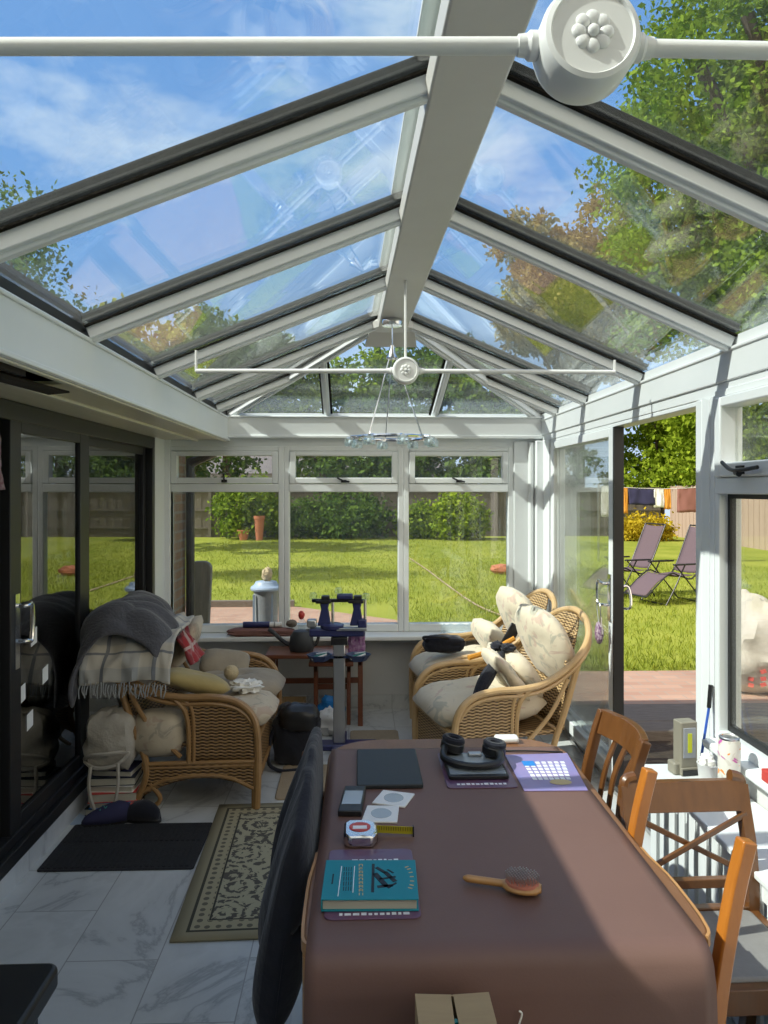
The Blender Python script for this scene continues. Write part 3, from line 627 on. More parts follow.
bm = shear(prism(B(), [(XA-.12, 2.65), (XA, 2.695), (XA+.12, 2.65), (XA+.12, 2.668), (XA, 2.715), (XA-.12, 2.668)], YF, YA+.05, 'xz'))
struct('trim_%d' % tn, bm, 'white', bevel=.004); tn += 1
bm = B(); lathe(bm, [(0, 2.54), (.12, 2.545), (.13, 2.58), (.06, 2.63), (0, 2.635)], (XA, YA, 0), 12)
struct('trim_%d' % tn, bm, 'ridge'); tn += 1
bm = quadslab(B(), [(XA-.13, YA+.03, 2.565), (XA+.13, YA+.03, 2.565), (XA+.16, YA+.25, 2.50), (XA-.16, YA+.25, 2.50)], .02)
struct('trim_%d' % tn, bm, 'ridge'); tn += 1
struct('trim_%d' % tn, box(-.972, -.958, YF, EB, 2.13, 2.178), 'gasket', smooth=False); tn += 1
bm = B(); bx(bm, 1.36, 1.374, YF, EB, 2.112, 2.158); bx(bm, -.95, 1.36, 5.562, 5.576, 2.135, 2.168); struct('trim_%d' % tn, bm, 'white', smooth=False); tn += 1
# tie bars with rosette bosses
for y, xc, lab in ((.90, .275, 'white roof tie bar with the large rosette boss close overhead'), (3.38, .215, 'white roof tie bar with rosette boss hung below the far ridge')):
    t = thing('tie_bar', lab, 'tie bar', (xc, y, 2.137), group='roof tie bars')
    r = .0105
    for s, x in ((-1, -.73), (1, 1.17)):
        bm = tube(B(), [(xc+s*.05, y, 2.137), (x, y+(.035 if s < 0 else 0), 2.137)], r, 12)
        obj('rod', bm, 'white2', t, W=True)
        bm = B(); lathe(bm, [(0, 0), (.0155, 0), (.017, .004), (.017, .012), (.0135, .016), (.0125, .026), (0, .026)], n=16, mtx=Matrix.Translation((xc+s*.056, y, 2.137)) @ Matrix.Rotation(s*PI/2, 4, 'Y')); obj('collar', bm, 'white2', t, W=True)
        # end bracket up to the rafter
        zt = 2.165+(x+.93)*.43 if s < 0 else 2.125+(1.36-x)*.46
        bm = tube(B(), [(x, y+(.035 if s < 0 else 0), 2.135), (x, y+(.035 if s < 0 else 0), max(2.16, zt-.02))], .006, 8); obj('bracket', bm, 'white2', t, W=True)
    mt = Matrix.Translation((xc, y, 2.137)) @ Matrix.Rotation(PI/2, 4, 'X')
    bm = lathe(B(), [(0, -.035), (.045, -.035), (.056, -.03), (.060, -.02), (.060, .024), (.056, .032), (.050, .034), (.048, .031), (0, .031)], n=48, mtx=mt)
    bs = obj('boss', bm, 'white2', t, W=True)
    bm = B()
    for k in range(8):
        an = 2*PI*k/8; blob(bm, mt @ Vector((.0165*math.cos(an), .0165*math.sin(an), .0315)), (.0088, .004, .0088), amp=0, n=12, m_=8)
    blob(bm, mt @ Vector((0, 0, .034)), (.007, .006, .007), amp=0, n=10, m_=8)
    obj('rosette', bm, 'white2', bs, W=True)
    obj('hanger_rod', tube(B(), [(xc, y, 2.195), (xa(y)-.01, y, 2.56)], .006, 8), 'white2', t, W=True)
# ================================================================== GARDEN
G = -.15
struct('ground_lawn', quadslab(B(), [(-14, -8, G-.05), (16, -8, G-.05), (16, 40, G-.05), (-14, 40, G-.05)], .1), 'lawn', smooth=False)
struct('path_terrace', box(1.62, 4.6, 5.95, 7.12, G-.1, G+.012), 'paving', smooth=False)
bm = B(); prism(bm, [(-2.9, 5.72), (-2.9, 11.2), (-.9, 11.2), (.55, 10.0), (.75, 5.72)], G-.1, G+.012, 'xy'); struct('path_patio', bm, 'paving', smooth=False)
struct('ground_soil', box(1.46, 2.15, .5, 5.1, G-.1, G+.02), 'soil', smooth=False)
struct('path_side', box(2.15, 4.8, .5, 5.1, G-.1, G+.008), 'sleeper', smooth=False)
for y0, y1, z, lab in ((5.10, 5.32, -.06, 'weathered timber sleeper nearest the soil bed outside the sliding door'), (5.42, 5.86, -.09, 'wide weathered timber step lying against the brick terrace')):
    single('timber_sleeper', lab, 'sleeper', box(1.55, 4.6, y0, y1, G-.05, z), 'sleeper', bevel=.01, smooth=False)
single('retaining_edge', 'low brown timber edging around the patio behind the back windows', 'edging', box(-2.9, -.95, 11.2, 11.32, G-.05, G+.10), 'sleeper', smooth=False)
# grass
rng = np.random.default_rng(5)
def cards(name, pts, size, m, label=None, cat=None, group=None, parent=None, up=0., kind=None, aspect=.55, seed=1):
    """many small leaf blades as one mesh"""
    r = np.random.default_rng(seed); n = len(pts); pts = np.asarray(pts)
    d = r.normal(size=(n, 3)); d[:, 2] += up*2; d /= np.linalg.norm(d, axis=1)[:, None]
    q = r.normal(size=(n, 3)); s = np.cross(d, q); s /= np.linalg.norm(s, axis=1)[:, None]
    sz = size*r.uniform(.6, 1.3, n)[:, None]
    V = np.stack([pts, pts+d*sz*.5+s*sz*aspect*.5, pts+d*sz, pts+d*sz*.5-s*sz*aspect*.5], 1).reshape(-1, 3)
    F = np.arange(4*n).reshape(n, 4)
    me = bpy.data.meshes.new(name); me.from_pydata(V.tolist(), [], F.tolist()); me.materials.append(M[m])
    o = link(bpy.data.objects.new(name, me))
    if parent: o.parent = parent
    return tag(o, label, cat, group, kind)
n = 26000; gx = rng.uniform(1.6, 9, n); gy = 7.15+rng.uniform(0, 1, n)**1.8*11; k = gx < gy*.62; P = np.stack([gx[k], gy[k], np.full(k.sum(), G)], 1)
n2 = 36000; hx = rng.uniform(-4.5, 5.5, n2); hy = 9.6+rng.uniform(0, 1, n2)**1.7*17; k2 = (hy > 11.35) | ((hx > -.85) & (hy > 10.55-(hx+.2)*.83)) & (hy > 10.1-(hx-.55)*30) & (hx < 3); P2 = np.stack([hx[k2], hy[k2], np.full(k2.sum(), G)], 1)
cards('grass_blades', np.concatenate([P, P2]), .075, 'grass', 'short bright green grass blades of the lawn', 'grass', up=1.2, kind='stuff', aspect=.12, seed=3)
# trees
def tree(name, loc, ells, n, size, leaf, label, cat='tree', trunk=None, group=None, seed=0, up=0., clump=.10, per=26):
    """ells: (cx, cy, cz, rx, ry, rz) crown lobes relative to loc; trunk: radius"""
    r = np.random.default_rng(seed+11); t = thing(name, label, cat, loc, group=group)
    vol = np.array([e_[3]*e_[4]*e_[5] for e_ in ells])**.67; vol /= vol.sum(); pts = []
    for e_, v in zip(ells, vol):
        k = max(1, int(n*v/per)); d = r.normal(size=(k, 3)); d /= np.linalg.norm(d, axis=1)[:, None]
        c = np.array(e_[:3])+d*np.array(e_[3:])*(r.uniform(.45, 1, (k, 1))**.5)
        sp = clump*max(e_[3:])+.0
        pts.append((c[:, None, :]+r.normal(size=(k, per, 3))*sp*np.array([1, 1, .7])).reshape(-1, 3))
    pts = np.concatenate(pts); pts = pts[pts[:, 2] > .05]
    cards('foliage', pts, size, leaf, parent=t, up=up, seed=seed)
    if trunk:
        bm = B(); top = np.mean([e_[:3] for e_ in ells], 0); tube(bm, spline([(0, 0, -.2), (.1*trunk, 0, top[2]*.35), (top[0]*.5, top[1]*.5, top[2]*.7), tuple(top)], 4), trunk, 8, rr=None)
        for e_ in ells[:9]:
            b0 = Vector((top[0]*.4, top[1]*.4, top[2]*.5)); b1 = Vector(e_[:3]); tube(bm, spline([b0, b0.lerp(b1, .5)+Vector((0, 0, -.3)), b1+Vector((0, 0, e_[5]*.4))], 3), trunk*.35, 6)
        obj('trunk', bm, 'bark', t)
    return t
def lobes(r0, rx, ry, rz, z0, k, s):
    rr = random.Random(s); out = []
    for _ in range(k):
        a_ = rr.uniform(0, 2*PI); q = rr.uniform(.2, 1)**.6
        out.append((math.cos(a_)*rx*q, math.sin(a_)*ry*q, z0+rz*rr.uniform(-1, 1)*(1-q*.45), r0*rr.uniform(.7, 1.3), r0*rr.uniform(.7, 1.3), r0*rr.uniform(.6, 1.0)))
    return out
# big oak right, copper-olive tree, others behind the fences
tree('oak_tree', (14.5, 20.5, G), lobes(2.3, 6.2, 5.6, 6.4, 11.0, 56, 3), 150000, .20, 'leaf_mid', 'huge green tree towering over the right-hand fence, filling the right roof panes', trunk=.45, seed=3)
tree('olive_tree', (9.2, 31, G), lobes(1.6, 2.6, 2.4, 4.2, 10.0, 26, 8), 26000, .27, 'leaf_olive', 'olive-brown leaved tree standing left of the huge green tree', trunk=.25, seed=8)
tree('tall_tree', (17.5, 31, G), lobes(2.2, 4.2, 3.6, 4.4, 12.0, 26, 9), 30000, .30, 'leaf_mid', 'tall green tree behind the huge one at the far right corner', trunk=.35, seed=9)
for i, (x, y, h, rr_, lf, lab) in enumerate((
        (-9.5, 33, 8.2, 2.3, 'leaf_pale', 'yellow-green tree at the left end of the back row'),
        (-5.6, 32, 9.8, 2.2, 'leaf_dark', 'dark green tree second from the left behind the back fence'),
        (-1.6, 34, 8.6, 2.4, 'leaf_mid', 'mid green tree behind the roof of the grey neighbouring house'),
        (2.6, 33, 9.6, 2.4, 'leaf_dark', 'dark tree straight behind the hanging light, beyond the back fence'),
        (6.6, 33, 8.8, 2.3, 'leaf_mid', 'mid green tree behind the right end of the back fence'),)):
    tree('garden_tree', (x, y, G), lobes(1.5, rr_, rr_*.8, h*.36, h*.58, 16, 20+i), 16000, .26, lf, lab, trunk=.2, seed=20+i, group='trees beyond the back fence')
for i, (x, y, h, lab) in enumerate(((12.9, 31.5, 6.4, 'bright hedge tree at the corner of the two fences'), (13.6, 28, 6.6, 'bright leafy hedge tree above the washing line'), (13.9, 24.6, 6.0, 'bright leafy hedge tree seen through the open sliding door'), (14.2, 21.0, 6.2, 'bright hedge tree below the huge green tree'), (14.2, 17.2, 6.0, 'bright hedge tree seen through the right-hand window vent'), (14.2, 13.4, 6.0, 'bright hedge tree beyond the near end of the right fence'))):
    tree('hedge_tree', (x, y, G), lobes(1.15, 1.5, 2.2, h*.34, h*.52, 20, 40+i), 13000, .21, 'leaf_bright' if i != 3 else 'leaf_mid', lab, trunk=.15, seed=40+i, group='hedge trees behind the right fence')
tree('sapling_tree', (-6.9, 14.5, G), lobes(.55, 1.3, 1.2, 2.6, 5.9, 22, 61), 7500, .115, 'leaf_dark', 'thin-leaved tree rising over the house roof at the far left', trunk=.08, seed=61, clump=.34)
tree('round_tree', (-7.2, 22, G), lobes(1.2, 1.9, 1.6, 1.7, 5.0, 10, 62), 6000, .26, 'leaf_pale', 'rounded yellow-green tree beyond the house roof, right of the thin tree', trunk=.15, seed=62)
# a clipped evergreen hedge closing the gaps behind the back fence
for i in (0, 3, 4, 5):
    tree('evergreen_hedge', (-11.5+i*4.0, 30.4, G), lobes(1.0, 1.9, .6, 1.5, 1.9, 12, 90+i), 7000, .24, 'leaf_dark', ('dark evergreen hedge just behind the back fence, at its left end', 'dark evergreen hedge behind the fence, second from the left end', 'dark evergreen hedge behind the fence, left of the middle back window', 'dark evergreen hedge behind the fence in the middle back window', 'dark evergreen hedge behind the fence in the right back window', 'dark evergreen hedge behind the right end of the back fence')[i], 'hedge', None, 'hedges behind the back fence', 90+i)
# shrubs
def shrub(x, y, rx, h, n, size, leaf, label, seed, cat='shrub', group=None, name='laurel_shrub'):
    return tree(name, (x, y, G), [(0, 0, h*.45, rx, rx*.8, h*.5), (rx*.5, 0, h*.35, rx*.6, rx*.6, h*.35), (-rx*.5, .1, h*.38, rx*.6, rx*.6, h*.36)], n, size, leaf, label, cat, None, group, seed, clump=.16)
shrub(3.55, 26.3, .95, 1.75, 4200, .17, 'leaf_bright', 'bushy green shrub before the fence in the right back window', 71, group='shrubs along the back fence')
shrub(2.15, 26.8, .7, 1.5, 2600, .16, 'leaf_mid', 'lighter low shrub left of the bushy one in the right back window', 72, group='shrubs along the back fence')
shrub(-.3, 27, 1.3, 2.1, 4800, .17, 'leaf_dark', 'dark wide shrub before the fence in the middle back window', 73, group='shrubs along the back fence')
shrub(-2.0, 27.1, .8, 1.6, 2400, .16, 'leaf_dark', 'dark shrub at the left of the middle back window', 74, group='shrubs along the back fence')
shrub(-3.9, 27, 1.1, 2.4, 4200, .17, 'leaf_mid', 'green shrub above the terracotta pots in the left back window', 75, group='shrubs along the back fence')
shrub(9.9, 25.6, .9, .95, 2600, .15, 'leaf_yellow', 'low yellow flowering shrub under the washing line', 76, name='flowering_shrub')
shrub(10.9, 18.0, .5, .8, 1500, .15, 'leaf_bright', 'small green clump at the foot of the right fence', 77)
for x, y, s, lab in ((-3.42, 26.2, .19, 'tall terracotta pot on the lawn under the green shrub'), (-3.98, 26.3, .21, 'low terracotta planter left of the tall pot')):
    h = .85 if s == .19 else .36
    single('plant_pot', lab, 'plant pot', lathe(B(), [(0, 0), (s*.62, 0), (s*.95, h*.88), (s*1.05, h*.88), (s*1.05, h), (s*.9, h), (s*.85, h*.9), (0, h*.9)], (x, y, G)), 'terracotta')
# fences
def fence(p0, p1, h, m, label, bays, seed):
    p0 = Vector((*p0, G)); p1 = Vector((*p1, G)); t = thing('garden_fence', label, 'fence', p0, group='garden fences'); d = (p1-p0)/bays; nn = Vector((-d.y, d.x, 0)).normalized()
    rr = random.Random(seed)
    for i in range(bays):
        a_ = p0+d*i; bm = B(); k = int(d.length/.16)
        for j in range(k):
            q0 = a_+d*(j/k); q1 = a_+d*((j+1)/k*.998+.0); c = (q0+q1)/2+nn*(.012*(j % 2)); hh = h+rr.uniform(-.02, .02)
            beam(bm, c, c+Vector((0, 0, hh)), (q1-q0).length*1.04, .02, nn)
        for z in (.35, 1.0, h-.15): beam(bm, a_-nn*.03+Vector((0, 0, z)), a_+d-nn*.03+Vector((0, 0, z)), .05, .07)
        obj('fence_panel', bm, m, t, W=True, smooth=False)
        obj('post', beam(B(), a_-nn*.06, a_-nn*.06+Vector((0, 0, h+.04)), .11, .11, nn), m, t, W=True, smooth=False)
    return t
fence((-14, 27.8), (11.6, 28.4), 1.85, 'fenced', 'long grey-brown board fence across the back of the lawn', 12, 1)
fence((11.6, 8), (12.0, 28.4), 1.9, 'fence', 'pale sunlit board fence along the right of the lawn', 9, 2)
# neighbour house
t = thing('neighbour_house', 'low grey house with slate roof behind the back fence', 'house', (-5, 44, G))
obj('wall', box(-13, 4.5, 44, 52, G, 2.55), 'render', t, W=True, smooth=False)
obj('roof', quadslab(B(), [(-13.6, 43.3, 2.5), (5.1, 43.3, 2.5), (5.1, 48, 4.1), (-13.6, 48, 4.1)], .12), 'slates', t, W=True, smooth=False)
obj('chimney', box(-.9, -.1, 46, 46.6, 3.0, 4.5), 'brick', t, W=True, smooth=False)
for x in (-9, -5, -1.4): obj('window', box(x, x+.9, 43.95, 44.02, 1.3, 2.2), 'black', t, W=True, smooth=False)
# washing line
t = thing('washing_line', 'thin washing line strung between two posts before the right fence', 'washing line', (7.4, 18, G))
for x, y in ((5.9, 18.2), (8.95, 17.9)): obj('post', tube(B(), [(x, y, G), (x, y, 1.75)], .03), 'steel', t, W=True)
obj('line', tube(B(), spline([(5.9, 18.2, 1.70), (7.4, 18.05, 1.63), (8.95, 17.9, 1.70)], 6), .006, 5), 'lightcloth', t, W=True)
def ln(x): return 18.2-(x-5.9)*.098, 1.63+.07*((x-7.42)/1.52)**2
def hang(nm, x0, x1, drop, m, lab, seed, thick=.012, cat='laundry'):
    def fn(u, v):
        x = x0+(x1-x0)*u; y, z = ln(x); s = 1 if v < .5 else -1; k = abs(v-.5)*2
        return Vector((x+.02*nz3(u*3, v*3, seed), y+s*.03*k*(1+.5*math.sin(u*9+seed))+.02*nz3(u*5, k*2, seed+s), z-drop*k*(1+.06*nz3(u*4, s, seed))))
    return single(nm, lab, cat, grid(B(), fn, 16, 16), m, 'clothes on the washing line', solid=thick)
hang('hanging_shirt', 6.62, 7.25, .40, 'navy', 'navy garment pegged on the washing line', 1)
hang('hanging_cloth', 6.42, 6.60, .62, 'orange', 'orange cloth at the left of the navy garment on the line', 2)
hang('hanging_shirt', 7.22, 7.46, .45, 'lightcloth', 'white garment right of the navy one on the line', 3)
hang('hanging_cloth', 7.47, 7.62, .50, 'orange', 'orange cloth between the white garment and the brown towel', 4)
hang('hanging_towel', 7.78, 8.50, .58, 'towel', 'brown-pink towel at the right end of the washing line', 5)
hang('hanging_sheet', 5.95, 6.38, .75, 'lightcloth', 'white sheet at the left end of the washing line', 6)
# loungers
def lounger(loc, rz, lab):
    t = thing('reclining_chair', lab, 'garden chair', loc, rz, 'reclining chairs on the lawn')
    bm = B()                                                # faces +x
    def sl(pts, w0, nm):
        def fn(u, v):
            k = u*(len(pts)-1); i = min(int(k), len(pts)-2); f = k-i; a_ = Vector((pts[i][0], 0, pts[i][1])).lerp(Vector((pts[i+1][0], 0, pts[i+1][1])), f)
            return a_+Vector((0, (v-.5)*w0, -.015*math.sin(PI*v)))
        obj(nm, grid(B(), fn, 12, 6), 'sling', t, solid=.008)
    sl([(-.30, .47), (-.42, .70), (-.62, 1.16)], .48, 'backrest'); sl([(-.28, .44), (.0, .42), (.20, .47)], .48, 'seat'); sl([(.22, .46), (.42, .34), (.62, .16)], .46, 'leg_rest')
    bm = B()
    for s in (-1, 1):
        y = s*.26; tube(bm, spline([(.64, y, .14), (.22, y, .47), (.0, y, .43), (-.28, y, .44), (-.63, y, 1.18)], 4), .012)
    tube(bm, [(-.63, -.26, 1.18), (-.63, .26, 1.18)], .012); tube(bm, [(.64, -.26, .14), (.64, .26, .14)], .012)
    obj('frame', bm, 'black', t)
    for s in (-1, 1):
        y = s*.29
        obj('leg', tube(B(), spline([(-.05, y, .60), (.14, y, .25), (.30, y, 0)], 3), .011), 'black', t); obj('leg', tube(B(), spline([(.12, y, .60), (-.20, y, .25), (-.42, y, 0)], 3), .011), 'black', t)
        obj('armrest', bx(B(), -.32, .16, y-.025, y+.025, .60, .625), 'black', t, bevel=.008)
    for x in (.30, -.42): obj('stretcher', tube(B(), [(x, -.29, .012), (x, .29, .012)], .011), 'black', t)
lounger((4.86, 11.55, G), R(-163), 'mauve reclining garden chair in front, right of the pair on the lawn')
lounger((4.40, 12.3, G), R(-165), 'mauve reclining garden chair further back, left of the pair on the lawn')
# bulk bag with red lettering (illegible strokes)
t = thing('bulk_bag', 'lumpy white bulk bag with red print outside the right window', 'bag', (3.52, 6.5, G+.012))
bm = blob(B(), (0, 0, .30), (.40, .34, .31), 4, .16, 2.4, 32, 22, 3.2)
for v in bm.verts:
    k = max(0, v.co.z-.3)/.3; v.co.x += .06*k*k; v.co.z += .20*k*k*math.exp(-((v.co.x+.06)/.2)**2); v.co.x *= 1-.28*k; v.co.z = max(v.co.z, 0)
obj('sack', bm, 'bulkbag', t)
bm = B(); rr = random.Random(2)
for r_ in range(3):
    for k in range(9):
        a_ = R(-150+k*13); 
        if rr.random() < .85: beam(bm, (math.cos(a_)*.42, math.sin(a_)*.36, .10+r_*.055), (math.cos(a_+.1)*.425, math.sin(a_+.1)*.365, .10+r_*.055+rr.uniform(-.01, .03)), .012, .03)
obj('printed_marks', bm, 'redprint', t, smooth=False, label='red printed lettering')
# bin, stone, leaning board, downpipe, hose, toy
t = thing('water_bin', 'slim grey bin with pale blue lid outside the left back window', 'bin', (-.875, 7.2, G+.012))
obj('body', lathe(B(), [(0, 0), (.10, 0), (.118, .75), (.122, .78), (.11, .8), (0, .8)]), 'bingrey', t)
obj('lid', lathe(B(), [(.11, .785), (.145, .785), (.150, .80), (.145, .815), (.115, .835), (.10, .865), (.03, .875), (0, .875)]), 'binblue', t, label='pale blue lid')
for s in (-1, 1): obj('rib', beam(B(), (s*.085-.02, -.085, .1), (s*.085-.02, -.09, .75), .018, .02, (0, 1, 0)), 'binblue', t)
single('stone', 'buff rough stone lying on the blue bin lid', 'stone', blob(B(), (-.865, 7.18, G+.012+.875+.055), (.05, .05, .068), 3, .3), 'stone')
single('weathered_board', 'grey weathered board with rounded top leaning outside the left back window', 'board', bx(prism(B(), rrect(-.14, .14, G, 1.0, .07), 6.36, 6.41, 'xz'), 0, .001, 6.37, 6.38, 0, .001) if False else prism(B(), [(x-1.37+(z-G)*.045, z) for x, z in rrect(-.11, .09, G, 1.0, .07)], 6.36, 6.42, 'xz'), 'board', bevel=.01)
single('downpipe', 'dark brown downpipe with bent top beside the brick corner', 'pipe', tube(B(), spline([(-1.35, 6.10, G), (-1.35, 6.10, .6), (-1.35, 6.10, 1.74), (-1.32, 6.08, 1.82), (-1.2, 6.02, 1.87), (-1.05, 5.9, 1.92)], 6), .035, 10), 'pipe')
single('garden_hose', 'pale yellow hose snaking across the lawn in the right back window', 'hose', tube(B(), spline([(1.30, 19.0, G+.03), (1.5, 16, G+.03), (1.62, 13.5, G+.03), (1.80, 11, G+.03), (2.2, 9.5, G+.03)], 8), .014, 6), 'tan')
t = single('clay_ornament', 'reddish clay lump lying on the lawn in the right back window', 'ornament', blob(B(), (3.0, 15.5, G+.1), (.24, .15, .11), 6, .25), 'terracotta')
# ================================================================== FURNITURE
# ---- dining table and cloth
TZ = .748
t = thing('dining_table', 'wooden dining table under the brown tablecloth, its edge showing', 'table', (.29, 1.98, 0))
out = []
for x, y in rrect(-.095, .682, 1.402, 2.565, .17, 10): out.append((x, y))
# bowed side lips near the front corners
def dens(poly, step=.04):
    o_ = []
    for i in range(len(poly)):
        a_ = Vector((*poly[i], 0)); b_ = Vector((*poly[(i+1) % len(poly)], 0)); k = max(1, int((b_-a_).length/step)); o_ += [tuple(a_.lerp(b_, j/k)[:2]) for j in range(k)]
    return o_
near = rrect(-.095, .672, 1.402, 2.565, .035, 4)[10:]
far = rrect(-.095, .682, 1.402, 2.565, .17, 10)[:22]
poly = dens(far+near)
poly = [(x+(.015*math.exp(-((y-1.56)/.14)**4) if x > .6 else -.012*math.exp(-((y-1.55)/.16)**4) if x < -.05 else 0), y) for x, y in poly]
obj('tabletop', prism(B(), poly, .722, TZ), 'tabwood', t, W=True, bevel=.006)
lip = [(x, y) for x, y in poly]
for s in (1, -1):
    bm = B()
    q = [(x, y) for x, y in poly if (x > .66 if s > 0 else x < -.085) and 1.38 < y < 1.78]; q.sort(key=lambda p_: p_[1])
    for p_, r_ in zip(q, q[1:]): pass
    sweep(bm, [(x+s*.001, y, .735) for x, y in q], .006, .024)
    obj('edge_lip', bm, 'edgewood', t, W=True, label='paler worn wood edge')
bm = B(); bx(bm, -.05, .64, 1.45, 1.47, .64, .722); bx(bm, -.05, .64, 2.46, 2.48, .64, .722); bx(bm, -.05, -.03, 1.45, 2.48, .64, .722); bx(bm, .62, .64, 1.45, 2.48, .64, .722)
obj('apron', bm, 'tabwood', t, W=True, bevel=.003)
for x, y in ((-.075, 1.425), (.645, 1.425)): obj('leg', lathe(B(), [(.018, 0), (.022, .1), (.026, .45), (.02, .5), (.03, .56), (.03, .722), (0, .722)], (x, y, 0), 16), 'edgewood', t, W=True)
obj('leg', lathe(B(), [(.03, .04), (.04, .2), (.035, .5), (.05, .62), (.05, .722), (0, .722)], (.29, 2.40, 0), 16), 'tabwood', t, W=True)
obj('foot', bx(B(), .12, .46, 2.36, 2.44, 0, .05), 'tabwood', t, W=True, bevel=.01)
def clothf(u, v):
    s = u*1.62; x = -.086+.742*v
    top = 2.455-1.405                                     # length lying flat, then a rounded roll-over
    r_ = .045
    if s < top: y, z = 2.455-s, TZ+.0035
    elif s < top+r_*PI/2: a_ = (s-top)/r_; y, z = 1.405-r_*math.sin(a_), TZ+.0035-r_*(1-math.cos(a_))
    else: y, z = 1.405-r_-.012*math.sin((s-top)*5)*1, TZ+.0035-r_-(s-top-r_*PI/2)
    if s >= top: x += (v-.5)*.02*(s-top)+0; y -= .006*math.sin(v*7+1)*(s-top)*2
    x += (-.010 if v < .5 else .0)*min(1, s/1.0)
    if s < .18 and v > .86: x -= 0
    return Vector((x, y, z))
single('tablecloth', 'plain brown cloth over the dining table, hanging down at its near end', 'tablecloth', grid(B(), clothf, 110, 30), 'cloth', solid=.0035)
# ---- dining chairs
def chair(loc, rz, wood, style, top, wd, label, sd=.40, name='dining_chair', seat='seatgrey'):
    t = thing(name, label, 'chair', loc, rz, 'dining chairs')
    h = wd/2-.018; xb, xf = -sd/2, sd/2
    for s in (-1, 1):
        pts = [(xb-.045, s*h, 0), (xb-.005, s*h, .22), (xb, s*h, .45), (xb-.012, s*h, .60), (xb-.045, s*h, .60+(top-.6)*.6), (xb-.075 if style != 'cross' else xb-.06, s*h, top-(.02 if style == 'cross' else 0))]
        bm = sweep(B(), spline(pts, 6), .030, .032, (1, 0, 0))
        if style == 'cross': tube(bm, spline([(xb-.057, s*h, top-.05), (xb-.06, s*h, top-.02), (xb-.062, s*(h-.006), top-.004), (xb-.062, s*(h-.03), top+.003)], 4), .017, 10)
        obj('back_post', bm, wood, t, bevel=.004)
        obj('leg', beam(B(), (xf-.02, s*h, 0), (xf-.02, s*h, .43), .034, .034, (1, 0, 0)), wood, t, bevel=.004)
        obj('side_rail', bx(B(), xb, xf-.02, s*h-.012, s*h+.012, .385, .445), wood, t, bevel=.003)
    obj('front_rail', bx(B(), xf-.035, xf-.005, -h, h, .385, .445), wood, t, bevel=.003); obj('back_rail', bx(B(), xb-.012, xb+.015, -h, h, .395, .455), wood, t, bevel=.003)
    obj('seat', prism(B(), rrect(xb+.016, xf-.036, -h+.013, h-.013, .02), .43, .452), seat, t, bevel=.008)
    def railat(z0, z1, bow, nm, th=.02, lean=.075):
        bm = B(); k = 10
        def xz(z): return xb-.012-(lean-.012)*max(0, min(1, (z-.6)/(top-.6)))**1.1
        for i in range(k):
            y0, y1 = -h+2*h*i/k, -h+2*h*(i+1)/k; b0, b1 = -bow*math.cos(PI*(i/k-.5)), -bow*math.cos(PI*((i+1)/k-.5))
            vs = [bm.verts.new(p_) for p_ in ((xz(z0)+b0-th/2, y0, z0), (xz(z0)+b1-th/2, y1, z0), (xz(z1)+b1-th/2, y1, z1), (xz(z1)+b0-th/2, y0, z1), (xz(z0)+b0+th/2, y0, z0), (xz(z0)+b1+th/2, y1, z0), (xz(z1)+b1+th/2, y1, z1), (xz(z1)+b0+th/2, y0, z1))]
            for f in ((0, 1, 2, 3), (7, 6, 5, 4), (0, 4, 5, 1), (1, 5, 6, 2), (2, 6, 7, 3), (3, 7, 4, 0)): bm.faces.new([vs[q] for q in f])
        bmesh.ops.remove_doubles(bm, verts=bm.verts, dist=1e-5); obj(nm, bm, wood, t, bevel=.002); return xz
    if style == 'cross':
        xz = railat(top-.085, top-.006, 0, 'top_rail', .022, .06); railat(.50, .525, 0, 'lower_rail', .022, .06)
        for s in (-1, 1):
            obj('cross_bar', beam(B(), (xz(.525)+s*.006, -s*h, .53), (xz(top-.1)+s*.006, s*h, top-.09), .015, .010, (1, 0, 0)), wood, t, bevel=.002)
    elif style == 'slat':
        xz = railat(top-.075, top+.005, .035, 'top_rail', .024); xl = railat(.50, .54, .01, 'lower_rail', .02)
        for k, y in enumerate((-.33, 0, .33)):
            y *= 2*h*.72; bm = B(); pl = spline([(xz(.52)-.008, y, .52), (xz(.66)-.018, y*.9, .66), (xz(top-.07)-.033, y, top-.07)], 6)
            sweep(bm, pl, .024, .010, (1, 0, 0))
            obj('slat', bm, wood, t, bevel=.002)
    else:
        railat(.52, .58, 0, 'lower_rail', .018)
    return t
chair((.615, 2.415, 0), PI+.07, 'brownwood', 'slat', .83, .36, 'brown dining chair with curved top rail and vertical slats, at the far right', sd=.36)
chair((.925, 1.865, 0), -PI/2+.02, 'brownwood', 'cross', .785, .37, 'brown dining chair with a crossed X back, beside the white radiator shelf', sd=.34)
chair((.502, 1.635, 0), PI+.12, 'orangewood', 'plain', .90, .42, 'honey-coloured dining chair with two bare back posts at the near right', sd=.36)
chair((.09, 2.11, 0), 0, 'tabwood', 'cross', .80, .40, 'dining chair under the black coat on the left of the table', sd=.36)
